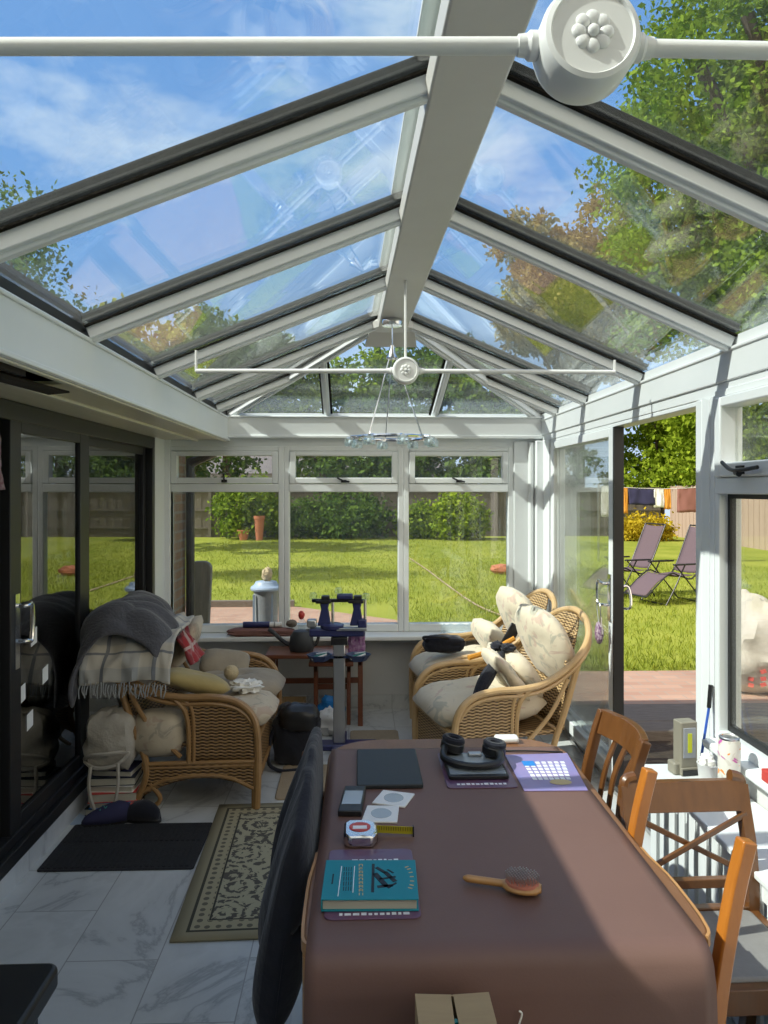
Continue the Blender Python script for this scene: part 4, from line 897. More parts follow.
def coatf(u, v):
    a_ = 2*PI*u; e_ = max(.02, 1-abs(2*v-1)**9)**.5          # around the section / along the chair back
    y0, y1 = 1.68, 2.37; k = math.cos(a_); zz_ = math.sin(a_)
    zt = .90-.05*abs(2*v-1)**3-.10*max(0, .3-v); zb_ = .365+.10*v+.03*math.sin(v*9); z = (zt+zb_)/2+(zt-zb_)/2*zz_*(.94+.06*e_)
    d_ = max(0, .87-z); xo = -.150-.27*d_; xi = -.098-.03*d_; xc = (xo+xi)/2; th = (xi-xo)/2*abs(k)**.6*(1 if k > 0 else -1)*e_
    fold = (.034*nz3(v*9+.6*z, z*1.6, 3)+.02*nz3(v*20, z*3, 8))*min(1, .3+d_*2)
    y = y0+(y1-y0)*v+.10*(z-.6)*(v < .5)*(1-2*v)*1.0
    return Vector((min(-.100, xc+th+(fold if k < 0 else 0)), y, z+.02*nz3(v*7, u*3, 1)))
bm = grid(B(), coatf, 44, 40); bmesh.ops.remove_doubles(bm, verts=bm.verts, dist=1e-4); bmesh.ops.holes_fill(bm, edges=bm.edges, sides=0)
ct_ = single('black_coat', 'black coat hung over the back of the chair on the left of the table', 'coat', bm, 'blackcloth', subd=1)
# ---- wicker chairs
def wicker(loc, rz, wd, label, pale, group, cushions=True):
    F, Wv = ('rattan_l', 'wicker_l') if pale else ('rattan', 'wicker')
    t = thing('wicker_armchair', label, 'armchair', loc, rz, group); h = wd/2
    side = [(.355, 0, .0), (.362, 0, .18), (.36, 0, .36), (.335, 0, .47), (.26, 0, .54), (.14, 0, .565), (.0, 0, .565), (-.13, 0, .585), (-.26, 0, .645), (-.36, 0, .73)]
    L_ = [Vector((x, -h+.05*max(0, (-x-.1))*1, z)) for x, _, z in side]; back = [Vector((-.44, -h*.78, .81)), Vector((-.485, -h*.45, .88)), Vector((-.50, 0, .91)), Vector((-.485, h*.45, .88)), Vector((-.44, h*.78, .81))]
    R_ = [Vector((p_.x, -p_.y, p_.z)) for p_ in L_][::-1]
    hoop = spline(L_+back+R_, 5)
    bm = tube(B(), hoop, .019, 10); tube(bm, [p_+Vector((-.006, 0, -.032)) if 14 < i < len(hoop)-15 else p_+Vector((0, 0, -.03))*(0 if i < 12 or i > len(hoop)-13 else 1) for i, p_ in enumerate(hoop)], .012, 8)
    obj('frame', bm, F, t)
    tz = [(p_.x, p_.z) for p_ in spline([Vector((x, 0, z)) for x, _, z in side], 5)]
    def topz(x):
        for (x0, z0), (x1, z1) in zip(tz, tz[1:]):
            if (x0-x)*(x1-x) <= 0 and abs(x0-x1) > 1e-6 and z0 > .3: return z0+(z1-z0)*(x-x0)/(x1-x0)
        return .4
    for s in (-1, 1):
        y = s*h
        # woven upper panel
        def fu(u, v):
            x = .02+(.345-.02)*u; z0 = .245; z1 = topz(min(x, .352))-.02; return Vector((x, y-s*.004*math.sin(PI*u), z0+(z1-z0)*v))
        obj('side_panel', grid(B(), fu, 14, 8), Wv, t, solid=.012)
        def fl(u, v):
            x = -.20+(.352+.20)*u; arch = .10+.075*math.sin(PI*min(1, max(0, u)))**.8-.02*(1-u); return Vector((x, y, arch+(.235-arch)*v))
        obj('skirt_panel', grid(B(), fl, 20, 6), Wv, t, solid=.012)
        bm = tube(B(), spline([(.02, y, .24), (.02, y, .40), (.0, y, .50), (-.06, y, .565)], 5), .014, 8); tube(bm, spline([(.045, y, .24), (.045, y, .42), (.03, y, .52), (-.02, y, .56)], 5), .011, 8)
        tube(bm, [(-.21, y, .235), (.355, y, .245)], .012, 8); tube(bm, [(-.21, y, .215), (.355, y, .225)], .009, 8)
        tube(bm, spline([(.35, y, .105), (.22, y, .165), (.07, y, .178), (-.1, y, .155), (-.2, y, .10)], 5), .012, 8)
        obj('side_rail', bm, F, t)
        rl = spline([(-.36, y*.94, .72), (-.27, y*.97, .45), (-.19, y, .24), (-.21, y, .11), (-.27, y, 0)], 6)
        obj('leg', tube(B(), rl, .017, 8), F, t, label='curved rear leg'); obj('leg', tube(B(), [(.345, y*.985, 0), (.345, y*.985, .26)], .016, 8), F, t)
        bm = tube(B(), spline([(-.02, y, .27), (-.17, y, .42), (-.28, y*.98, .60)], 5), .012, 8); tube(bm, spline([(-.17, y, .14), (-.12, y, .06), (-.19, y, 0)], 4), .012, 8); obj('brace', bm, F, t)
    obj('front_panel', bx(B(), .335, .35, -h+.02, h-.02, .12, .34), Wv, t)
    for x, z, r_, nm in ((.355, .345, .016, 'front_rail'), (.352, .12, .012, 'front_rail'), (-.22, .33, .014, 'rear_rail')): obj(nm, tube(B(), [(x, -h, z), (x, h, z)], r_, 8), F, t)
    obj('seat_base', bx(B(), -.25, .345, -h+.015, h-.015, .315, .335), Wv, t)
    def fb(u, v):
        a_ = (u-.5)*2; k = v; yy_ = a_*h*(.93-.18*k**3); zt = .895-.20*abs(a_)**2.6; z = .33+(zt-.33)*k
        x = -.25-.24*(max(0, z-.33)/.62)**1.0+.10*abs(a_)**3*(k); return Vector((x-.01, yy_, z))
    obj('back_panel', grid(B(), fb, 20, 14), Wv, t, solid=.012)
    return t
def cush(parent, nm, m, wx, wy, th, loc, rot, seed, tuft=None, p=4, label=None):
    mt = Matrix.Translation(loc) @ Matrix.Rotation(rot[2], 4, 'Z') @ Matrix.Rotation(rot[1], 4, 'Y') @ Matrix.Rotation(rot[0], 4, 'X')
    return obj(nm, pillow(B(), wx, wy, th, mt, 16, p, .014, seed, tuft=tuft), m, parent, smooth=True, label=label)
# left wide chair
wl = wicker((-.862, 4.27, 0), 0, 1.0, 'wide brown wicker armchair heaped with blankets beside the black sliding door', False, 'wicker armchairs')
cush(wl, 'seat_cushion', 'beige', .62, .47, .17, (.115, .235, .43), (0, R(-2), 0), 1, [(.2, 0), (-.3, 0)])
cush(wl, 'seat_cushion', 'floral_d', .62, .47, .17, (.125, -.235, .43), (0, R(-2), 0), 2, [(.2, 0), (-.3, 0)])
cush(wl, 'back_cushion', 'floral_d', .42, .44, .14, (-.28, .22, .67), (0, R(-66), 0), 3)
cush(wl, 'back_cushion', 'floral_d', .42, .44, .14, (-.28, -.22, .67), (0, R(-66), 0), 4)
def tcush(nm, lab, m, wx, wy, th, loc, rot, seed, group=None, p=4):
    t_ = single(nm, lab, 'cushion', pillow(B(), wx, wy, th, Matrix.Rotation(rot[2], 4, 'Z') @ Matrix.Rotation(rot[1], 4, 'Y') @ Matrix.Rotation(rot[0], 4, 'X'), 16, p, .016, seed), m, group, loc=(0, 0, 0), smooth=True); t_.location = loc; return t_
tcush('scatter_cushion', 'cream floral cushion bulging through the open side of the wide wicker chair', 'floral_d', .28, .24, .18, (-1.0, 3.83, .375), (R(80), 0, R(4)), 5, 'scatter cushions', 3)
tcush('scatter_cushion', 'olive-yellow cushion lying over the near arm of the wide wicker chair', 'olive', .36, .30, .10, (-.84, 3.93, .605), (R(-8), R(14), R(8)), 6, 'scatter cushions')
tcush('scatter_cushion', 'cream floral cushion leaning against the back behind the red tartan blanket', 'floral_d', .36, .34, .12, (-1.02, 4.44, .70), (0, R(-58), R(6)), 7, 'scatter cushions')
tcush('scatter_cushion', 'beige flat cushion under the far arm of the wide wicker chair', 'beige', .30, .20, .08, (-.82, 4.66, .535), (R(40), R(6), 0), 8, 'scatter cushions')
single('tartan_throw', 'cream and grey tartan throw with a fringe hanging over the near arm', 'throw', drape(B(), [(4.25, .90), (4.0, .90), (3.83, .85), (3.735, .745), (3.71, .645)], -1.36, -.92, 'yz', amp=.028, fs=9, nu=40, nv=36, seed=8, edge=.03), 'tartan_c', solid=.014)
bm = B(); rr = random.Random(4)
for k in range(34):
    x = -1.35+k*.0124; tube(bm, spline([(x, 3.70, .655+rr.uniform(-.01, .01)), (x+rr.uniform(-.006, .006), 3.69, .625), (x+rr.uniform(-.01, .01), 3.688, .595+rr.uniform(-.012, .012))], 3), .0028, 5)
bpy.data.objects['tartan_throw']; o_ = obj('fringe', bm, 'tartan_c', bpy.data.objects['tartan_throw'], W=True)
single('red_tartan_blanket', 'dark red tartan blanket falling down the middle of the chair back', 'blanket', drape(B(), [(-1.24, .955), (-1.12, .93), (-1.0, .84), (-.93, .73), (-.885, .66)], 4.02, 4.32, amp=.03, fs=12, nu=40, nv=30, seed=5, edge=.03), 'tartan_r', solid=.014)
single('grey_blanket', 'dark grey fleece blanket heaped over the back corner of the wide wicker chair', 'blanket', drape(B(), [(-1.372, .64), (-1.375, .80), (-1.33, .95), (-1.22, 1.005), (-1.10, .96), (-1.01, .87), (-.985, .80)], 3.68, 4.30, droop=.15, amp=.05, fs=6, nu=60, nv=44, seed=11, edge=.07, taper=lambda u: (3.68+.10*u, 4.34-.1*u)), 'greyfleece', solid=.02, subd=1)
single('crumpled_tissue', 'crumpled white tissue on the front of the wide chair seat', 'tissue', blob(B(), (-.60, 4.06, .545), (.085, .06, .035), 9, .5, 4, 26, 16), 'paper')
single('ball', 'small buff ball on the seat of the wide wicker chair', 'ball', blob(B(), (-.72, 4.30, .56), (.042, .042, .042), 2, .03), 'stone')
# right pair
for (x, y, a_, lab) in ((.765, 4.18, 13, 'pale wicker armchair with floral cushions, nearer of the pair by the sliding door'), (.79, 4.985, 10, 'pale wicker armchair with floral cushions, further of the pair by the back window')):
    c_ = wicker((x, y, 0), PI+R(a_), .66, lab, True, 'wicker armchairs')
    cush(c_, 'seat_cushion', 'floral', .66, .58, .20, (.10, 0, .43), (0, R(4), 0), 21, p=5)
    cush(c_, 'back_cushion', 'floral', .34, .50, .15, (-.12, 0, .585), (0, R(-56), 0), 22, p=3)
    cush(c_, 'head_cushion', 'floral', .50, .56, .17, (-.315, 0, .72), (0, R(-66), 0), 23, p=2.4)
t = single('black_pouch', 'black padded pouch lying on the far wicker chair seat', 'pouch', blob(B(), (.56, 4.86, .60), (.13, .07, .055), 2, .15, 2, 24, 16, 3.5), 'blackcloth')
obj('strap', tube(B(), spline([(.45, 4.84, .61), (.42, 4.80, .655), (.50, 4.78, .66), (.58, 4.80, .65)], 5), .008, 6), 'black', t, W=True)
single('phone', 'dark upright phone tucked beside the far chair cushion', 'phone', beam(B(), (.93, 4.70, .62), (1.0, 4.70, .75), .014, .07, (1, 0, .3)), 'black', bevel=.006)
t = single('folded_umbrella', 'black folded umbrella with a tied strap, lying across the near wicker chair', 'umbrella', tube(B(), spline([(.60, 3.86, .50), (.66, 3.92, .585), (.72, 4.0, .64), (.80, 4.10, .71)], 6), .03, 10, rr=[.012+.026*math.sin(PI*min(1, i/18*.9+.08)) for i in range(19)]), 'blackcloth')
for s in (-1, 1): obj('bow', blob(B(), (.80+s*.025, 4.11-s*.03, .735), (.04, .035, .025), 5+s, .35), 'blackcloth', t, W=True)
single('orange_strap', 'orange strap lying between the two pale wicker chairs', 'strap', tube(B(), spline([(.66, 4.45, .60), (.80, 4.50, .63), (.95, 4.52, .70)], 5), .016, 8), 'orange')
tcush('scatter_cushion', 'pink-patterned flat cushion on the seat of the near pale wicker chair', 'floral', .34, .30, .09, (.80, 4.05, .60), (0, R(52), R(10)), 31, 'scatter cushions')
# ---- radiator shelf and things on it
t = thing('radiator_shelf', 'white slatted radiator shelf under the right window', 'radiator cover', (1.22, 2.1, 0))
obj('top', bx(B(), 1.09, 1.34, 1.0, 2.84, .53, .55), 'white', t, W=True, bevel=.004); obj('end_panel', bx(B(), 1.115, 1.33, 2.80, 2.82, 0, .53), 'white', t, W=True)
obj('back_board', bx(B(), 1.20, 1.215, 1.0, 2.80, .02, .53), 'white', t, W=True)
bm = B(); 
for z in (.03, .47): bx(bm, 1.112, 1.128, 1.0, 2.80, z, z+.05)
obj('slat_frame', bm, 'white', t, W=True)
for k in range(22): obj('slat', bx(B(), 1.105, 1.118, 2.79-.08*k-.045, 2.79-.08*k, .03, .525), 'white', t, W=True, bevel=.002)
t = thing('work_lamp', 'grey upright work lamp with a yellow light strip on the radiator shelf', 'lamp', (1.215, 2.745, .55), R(8))
obj('body', bx(prism(B(), rrect(-.034, .034, -.028, .028, .008), .0, .195), -.0340, .034, -.034, -.026, .0, .03), 'torch', t, bevel=.003)
obj('foot', prism(B(), rrect(-.055, .055, -.02, .032, .008), 0, .045), 'torch', t, bevel=.006); obj('lamp_face', bx(B(), -.024, .024, -.031, -.027, .065, .175), 'torchface', t, bevel=.001); obj('light_strip', bx(B(), -.008, .008, -.033, -.030, .085, .155), 'led', t); obj('switch', bx(B(), -.030, .030, -.036, -.028, .002, .022), 'black', t)
t = single('paper_cup', 'white paper cup next to the patterned can', 'cup', lathe(B(), [(0, 0), (.030, 0), (.038, .085), (.040, .088), (.037, .088), (.029, .006), (0, .006)], (1.235, 2.60, .55)), 'cup')
obj('tissue', blob(B(), (1.232, 2.605, .635), (.028, .028, .03), 3, .45), 'paper', t, W=True)
t = single('drink_can', 'tall white can with orange and green flower print on the radiator shelf', 'can', lathe(B(), [(0, 0), (.030, 0), (.036, .012), (.036, .195), (.031, .21), (.031, .214), (.028, .214), (.027, .208), (0, .208)], (1.258, 2.50, .55), 28), 'canprint')
obj('rim', lathe(B(), [(.032, .207), (.033, .213), (.030, .216), (.028, .212)], (1.258, 2.50, .55), 28), 'steel', t, W=True)
t = single('blue_cane', 'thin blue cane with black grip leaning on the white door post', 'cane', tube(B(), [(1.285, 2.78, .55), (1.335, 2.80, .80)], .005, 8), 'bluestick')
obj('grip', tube(B(), [(1.330, 2.798, .775), (1.339, 2.803, .86)], .0085, 8), 'black', t, W=True)
single('wire_lanyard', 'looped black cord with metal clip on the shelf edge', 'cord', tube(B(), spline([(1.20, 2.56, .556), (1.16, 2.575, .556), (1.125, 2.60, .556), (1.115, 2.58, .556), (1.15, 2.555, .556), (1.19, 2.55, .556)], 6), .005, 6), 'black')
single('red_box', 'small red packet on the right window sill', 'packet', box(1.305, 1.345, 2.25, 2.385, .662, .70), 'red', bevel=.003)
t = thing('key_bunch', 'purple sparkly pouch and keys hanging from the sliding door handle', 'keys', (1.30, 4.0, .83))
obj('pouch', blob(B(), (0, 0, 0), (.022, .042, .058), 3, .12), 'geode', t); obj('key_ring', tube(B(), spline([(0, 0, .05), (0, .02, .09), (0, .04, .155), (0, -.01, .155), (0, -.02, .09)], 5, True), .003, 6), 'steel', t); obj('key', beam(B(), (0, -.03, .09), (0, -.045, .0), .004, .018, (0, 1, 0)), 'steel', t)
# ---- tie: hanging light
t = thing('hanging_light', 'silver ring chandelier with clear glass shades hung from the ridge end', 'ceiling light', (.19, 4.15, 1.88))
obj('canopy', lathe(B(), [(0, 2.505), (.055, 2.508), (.06, 2.53), (.055, 2.545), (0, 2.545)], (.19, 4.15, 0)), 'chrome', t, W=True)
obj('cord', tube(B(), [(.19, 4.15, 2.51), (.19, 4.15, 2.39)], .004, 6), 'chrome', t, W=True)
obj('hub', lathe(B(), [(0, 2.40), (.012, 2.40), (.018, 2.36), (.035, 2.33), (.03, 2.325), (0, 2.33)], (.19, 4.15, 0), 16), 'chrome', t, W=True)
obj('crystal_ball', blob(B(), (.20, 4.15, 2.235), (.045, .045, .05), 6, .25), 'clear', t, W=True, smooth=False)
for k in range(3):
    a_ = R(100+120*k); obj('suspension_wire', tube(B(), [(.19+.02*math.cos(a_), 4.15+.02*math.sin(a_), 2.33), (.19+.17*math.cos(a_), 4.15+.17*math.sin(a_), 1.90)], .004, 5), 'chrome', t, W=True)
obj('ring', tube(B(), [(.19+.2*math.cos(2*PI*k/40), 4.15+.2*math.sin(2*PI*k/40), 1.89) for k in range(40)], .009, 8, True), 'chrome', t, W=True)
for k in range(8):
    a_ = 2*PI*k/8+.2; c_ = (.19+.235*math.cos(a_), 4.15+.235*math.sin(a_), 1.86)
    obj('lamp_holder', tube(B(), [(.19+.19*math.cos(a_), 4.15+.19*math.sin(a_), 1.89), (c_[0], c_[1], 1.885)], .012, 8), 'chrome', t, W=True)
    sh = obj('glass_shade', lathe(B(), [(.012, .03), (.028, .025), (.036, .0), (.032, -.02), (.028, -.02), (.031, 0), (.024, .02), (.012, .024)], c_, 14), 'clear', t, W=True); obj('bulb', blob(B(), c_, (.012, .012, .016), 1, 0, n=10, m_=8), 'white2', sh, W=True)
# ---- nested tables at the back wall
def nest(x0, x1, y0, y1, z, lab, lg=.03):
    t = thing('nest_table', lab, 'side table', ((x0+x1)/2, (y0+y1)/2, 0), group='nested side tables')
    obj('tabletop', bx(B(), x0, x1, y0, y1, z-.028, z), 'redwood', t, W=True, bevel=.005)
    for x in (x0+.03, x1-.045):
        for y in (y0+.06, y1-.06): obj('leg', bx(B(), x, x+lg, y, y+lg, 0, z-.028), 'redwood', t, W=True, bevel=.003)
    obj('stretcher', bx(B(), x0+.04, x1-.04, y1-.06, y1-.04, z*.5, z*.5+.035), 'redwood', t, W=True)
    for x in (x0+.035, x1-.04): obj('side_rail', bx(B(), x, x+.02, y0+.06, y1-.06, z*.82, z*.82+.04), 'redwood', t, W=True)
nest(-.62, .045, 5.02, 5.31, .50, 'larger reddish-brown side table carrying the watering can', .034); nest(-.33, -.03, 5.05, 5.26, .44, 'smaller reddish-brown table nested under the larger one', .026)
t = thing('watering_can', 'small black watering can on the reddish side table', 'watering can', (-.385, 5.16, .50))
obj('body', lathe(B(), [(0, 0), (.078, 0), (.086, .02), (.078, .10), (.055, .135), (.035, .14), (0, .14)], n=28), 'can', t)
obj('spout', tube(B(), spline([(-.07, 0, .03), (-.13, -.01, .07), (-.20, -.02, .135), (-.225, -.02, .15)], 5), .014, 10), 'can', t); obj('handle', tube(B(), spline([(.03, 0, .135), (.09, 0, .14), (.115, 0, .10), (.10, 0, .045), (.07, 0, .03)], 6), .011, 8), 'can', t)
single('folded_cloth', 'dusty pink folded cloth on the back window sill', 'cloth', blob(B(), (-.69, 5.40, .585), (.235, .06, .028), 4, .15, 3, 30, 14, 4), 'pinkcloth')
t = single('spray_tube', 'purple tube with white cap lying on the pink folded cloth', 'tube', tube(B(), [(-.82, 5.40, .636), (-.63, 5.40, .636)], .022, 14), 'purple'); obj('cap', tube(B(), [(-.63, 5.40, .636), (-.545, 5.40, .636)], .019, 14), 'cup', t, W=True); obj('cap_ring', tube(B(), [(-.60, 5.40, .636), (-.59, 5.40, .636)], .0225, 14), 'grey', t, W=True)
single('pebble', 'brown pebble at the right end of the pink cloth', 'pebble', blob(B(), (-.475, 5.40, .642), (.04, .03, .026), 3, .2), 'sleeper')
t = single('spray_bottle', 'small clear bottle with a red nozzle behind the watering can', 'bottle', lathe(B(), [(0, 0), (.03, 0), (.032, .09), (.012, .115), (.012, .125), (0, .125)], (-.40, 5.41, .558)), 'clear'); obj('nozzle', blob(B(), (-.405, 5.41, .70), (.022, .018, .03), 2, .2), 'red', t, W=True)
t = single('plastic_bottle', 'empty clear plastic bottle lying on the back sill behind the wicker chairs', 'bottle', tube(B(), spline([(.60, 5.40, .60), (.63, 5.40, .60), (.70, 5.40, .60), (.80, 5.40, .60), (.84, 5.40, .60), (.87, 5.40, .60)], 6), .037, 16, rr=[.030+.006*math.cos(i*1.3) if i < 24 else .034-.0035*(i-24) for i in range(31)]), 'clear'); obj('cap', tube(B(), [(.87, 5.40, .60), (.89, 5.40, .60)], .016, 12), 'blueprint', t, W=True)
# ---- stringing machine on its stand
t = thing('stringing_machine', 'blue racket stringing machine on a silver pedestal stand with tool trays', 'machine', (-.116, 4.66, 0))
obj('base_plate', bx(bx(B(), -.36, .12, 4.60, 4.72, .0, .035), -.16, -.07, 4.45, 4.90, 0, .03), 'purple', t, W=True, bevel=.008)
obj('column', bx(B(), -.152, -.078, 4.635, 4.685, .035, .66), 'steel', t, W=True, bevel=.006)
obj('collar', bx(B(), -.165, -.065, 4.62, 4.70, .645, .69), 'black', t, W=True, bevel=.004)
for s in (-1, 1):
    c_ = -.116+s*.118; pl = rrect(c_-.078, c_+.078, 4.54, 4.68, .04, 3)
    bm = lathe(B(), [(0, 0), (.05, 0), (.078, .035), (.082, .04), (.074, .04), (.048, .007), (0, .007)], (c_, 4.60, .555), 6); tr_ = obj('tool_tray', bm, 'tray', t, W=True)
    obj('tray_bracket', bx(B(), min(c_, -.116), max(c_, -.116), 4.635, 4.655, .56, .575), 'tray', t, W=True)
    for k in range(3): obj('tool', tube(B(), [(c_-.045+.012*k, 4.56+.03*k, .572+.01*k), (c_+.045, 4.575+.025*k, .60)], .006, 6), ('whiteprint', 'green_teal', 'steel')[k], tr_, W=True)
obj('base_beam', bx(B(), -.30, .045, 4.62, 4.70, .695, .745), 'purple', t, W=True, bevel=.012); obj('slide_rail', bx(B(), -.13, .055, 4.605, 4.62, .735, .752), 'steel', t, W=True, bevel=.002)
obj('turntable', lathe(B(), [(0, .745), (.07, .745), (.075, .765), (.05, .775), (0, .775)], (-.16, 4.66, 0)), 'purple', t, W=True)
for x, nm in ((-.205, 'mounting_arm'), (-.005, 'mounting_arm')):
    bm = prism(B(), [(x-.045, .76), (x+.04, .76), (x+.022, .87), (x+.03, .90), (x-.03, .90), (x-.022, .86)], 4.64, 4.68, 'xz'); ar = obj(nm, bm, 'purple', t, W=True, bevel=.006)
    obj('clamp', bx(bx(B(), x-.055, x+.04, 4.625, 4.695, .90, .92), x-.02, x+.03, 4.63, 4.69, .92, .945), 'black', ar, W=True, bevel=.004)
    obj('clamp_pin', tube(B(), [(x+.05, 4.66, .78), (x+.05, 4.66, .92)], .009, 8), 'steel', ar, W=True)
obj('top_bar', bx(B(), -.285, .02, 4.645, 4.675, .905, .925), 'black', t, W=True, bevel=.004); obj('tension_head', bx(bx(B(), -.13, -.03, 4.63, 4.69, .925, .955), .0, .055, 4.63, 4.69, .745, .80), 'purple', t, W=True, bevel=.008)
for x, z in ((-.275, .945), (.05, .94), (-.12, .975)): obj('knob', lathe(B(), [(0, -.02), (.02, -.02), (.024, 0), (.02, .018), (0, .02)], (x, 4.66, z), 12), 'clear', t, W=True)
obj('gripper', bx(B(), -.315, -.255, 4.63, 4.69, .75, .80), 'steel', t, W=True, bevel=.01)
single('patterned_scarf', 'pink and purple patterned scarf hanging from the stringing machine', 'scarf', drape(B(), [(4.72, .70), (4.735, .66), (4.74, .60), (4.74, .555)], -.06, .045, 'yz', amp=.012, fs=30, nu=16, nv=16, seed=2, edge=.01), 'purple2', solid=.006)
# ---- floor things
o = single('patterned_rug', 'cream and black floral patterned rug between the table and the black mat', 'rug', grid(B(), lambda u, v: Vector(((u-.5)*.62, (v-.5)*1.15, .006)), 12, 20, lambda a_, b_: ((a_-.5)*.62, (b_-.5)*1.15)), 'rug', loc=(0, 0, 0), solid=.008); o.location = (-.372, 3.255, 0); o.rotation_euler = (0, 0, R(1.8))
t = single('door_mat', 'black ribbed rubber door mat before the sliding door', 'mat', prism(B(), rrect(-1.345, -.692, 3.185, 3.622, .012), 0, .008), 'doormat', bevel=.003)
for y0, y1 in ((3.20, 3.365), (3.435, 3.605)):
    bm = B(); n_ = 26
    for k in range(n_): x = -1.33+.624*k/n_; bx(bm, x, x+.014, y0, y1, .008, .0115)
    obj('ribbed_field', bm, 'doormat', t, W=True, smooth=False)
single('tan_mat', 'tan mat on the floor beside the black bag', 'mat', prism(B(), rrect(-.43, -.10, 3.88, 4.36, .03), 0, .01), 'tan', bevel=.004)
single('tan_mat', 'tan mat on the floor behind the far end of the table', 'mat', prism(B(), rrect(-.05, .265, 4.50, 4.97, .03), 0, .01), 'tan', bevel=.004)
t = thing('black_bag', 'black bag slumped on the floor behind the coat', 'bag', (-.36, 4.42, .0))
obj('bag_body', blob(B(), (0, 0, .165), (.135, .11, .175), 5, .14, 2.2, 26, 20, 3), 'blackcloth', t); obj('flap', blob(B(), (.02, -.05, .28), (.115, .09, .075), 7, .12, 2, 24, 14, 3), 'black', t); obj('strap', tube(B(), spline([(-.09, -.02, .28), (-.14, -.06, .18), (-.15, -.12, .05), (-.08, -.16, .012), (.02, -.15, .012)], 6), .011, 8), 'blackcloth', t)
t = thing('cardboard_box', 'small open cardboard box on the floor under the nested tables', 'box', (-.40, 5.15, 0)); bm = B(); bx(bm, -.52, -.36, 5.1, 5.11, 0, .16); bx(bm, -.52, -.36, 5.24, 5.25, 0, .16); bx(bm, -.52, -.51, 5.11, 5.24, 0, .16); bx(bm, -.37, -.36, 5.11, 5.24, 0, .16); bx(bm, -.51, -.37, 5.11, 5.24, 0, .01); obj('carton', bm, 'card', t, W=True, smooth=False); obj('flap', quadslab(B(), [(-.52, 5.1, .16), (-.36, 5.1, .16), (-.36, 5.02, .12), (-.52, 5.02, .12)], .004), 'card', t, W=True, smooth=False)
single('blue_bag', 'crumpled blue plastic bag under the smaller nested table', 'bag', blob(B(), (-.18, 5.16, .09), (.10, .075, .09), 8, .3, 3), 'blueprint')
single('white_bag', 'crumpled white carrier bag in front of the nested table legs', 'bag', blob(B(), (-.19, 4.92, .085), (.085, .07, .085), 4, .3, 3), 'lightcloth')
# books under the canvas bag, shoes
bk = [(.235, .17, .035, 'blacink', 'dark'), (.22, .16, .03, 'blueprint', 'blue'), (.23, .17, .045, 'red', 'red'), (.21, .16, .03, 'paper', 'white'), (.225, .165, .04, 'blacink', 'black'), (.20, .15, .03, 'navy', 'navy')]; z = 0
for k, (a_, b_, h_, m_, cn) in enumerate(bk):
    t = thing('book', ('bottom %s book of the stack under the canvas bag', 'second %s book from the floor in the stack under the bag', 'thick %s book in the middle of the stack under the bag', '%s book in the upper half of the stack under the bag', '%s book second from the top of the stack under the bag', 'topmost %s book of the stack, just under the canvas bag')[k] % cn, 'book', (-1.215+.006*(k % 2), 3.80+.005*k, z), R(3*((k*7) % 5-2)), 'books stacked by the sliding door')
    obj('cover', bx(bx(bx(B(), -a_/2, a_/2, -b_/2, b_/2, 0, .003), -a_/2, a_/2, -b_/2, b_/2, h_-.003, h_), -a_/2, a_/2, b_/2-.003, b_/2, .003, h_-.003), m_, t, smooth=False); obj('pages', bx(B(), -a_/2+.004, a_/2-.004, -b_/2+.004, b_/2-.003, .003, h_-.003), 'pages', t, smooth=False); z += h_+.0005
t = thing('canvas_bag', 'off-white canvas tote slumped on the stack of books, handles dangling', 'bag', (-1.225, 3.80, z))
bm = blob(B(), (0, 0, .145), (.125, .10, .145), 12, .16, 2.2, 28, 20, 3.2); obj('bag_body', bm, 'canvas', t)
obj('mouth_rim', tube(B(), spline([(-.115, -.07, .06), (-.05, -.11, .035), (.05, -.115, .05), (.10, -.08, .10), (.02, -.112, .105), (-.07, -.105, .095)], 6, True), .010, 6), 'canvas', t)
obj('handle', tube(B(), spline([(-.07, -.112, .05), (-.075, -.125, -.05), (-.05, -.13, -.15), (-.03, -.13, -.17)], 6), .009, 6), 'canvas', t); obj('handle', tube(B(), spline([(.06, -.115, .06), (.065, -.128, -.04), (.045, -.13, -.14), (.02, -.13, -.17)], 6), .009, 6), 'canvas', t)
def shoe(loc, rz, m, lab, acc):
    t = thing('shoe', lab, 'shoe', loc, rz, 'shoes by the sliding door')
    bm = B()
    def fn(u, v):
        x = (u-.5)*.25; wdt = .038+.010*math.sin(PI*min(1, u*1.1)); hh = .085-.05*max(0, u-.35)**.7; a_ = PI*v
        k = math.sin(PI*min(.999, max(.001, u)))**.35; return Vector((x, math.cos(a_)*wdt*k, .018+math.sin(a_)**.6*hh*k))
    grid(bm, fn, 18, 12); obj('upper', bm, m, t, smooth=True, solid=.004)
    pl = [((math.cos(q)*.13), math.sin(q)*.043) for q in [2*PI*i/24 for i in range(24)]]; obj('sole', prism(B(), pl, 0, .018), 'black', t, bevel=.004)
    obj('lace', tube(B(), spline([(.0, -.02, .085), (.02, .02, .083), (.03, -.02, .079), (.045, .02, .074)], 4), .004, 6), acc, t)
shoe((-1.19, 3.645, .001), R(200), 'navy', 'dark blue shoe with teal laces, left of the pair by the door mat', 'green_teal'); shoe((-1.07, 3.675, .001), R(165), 'blackcloth', 'black shoe with red laces, right of the pair by the door mat', 'red')
single('blue_leaflet', 'pale blue leaflet on the floor beside the shoes', 'leaflet', prism(B(), [(-1.37, 3.635), (-1.335, 3.84), (-1.29, 3.70), (-1.24, 3.632)], 0, .002) if False else prism(B(), [(-1.375, 3.632), (-1.27, 3.632), (-1.33, 3.72), (-1.375, 3.76)], 0, .002), 'binblue')
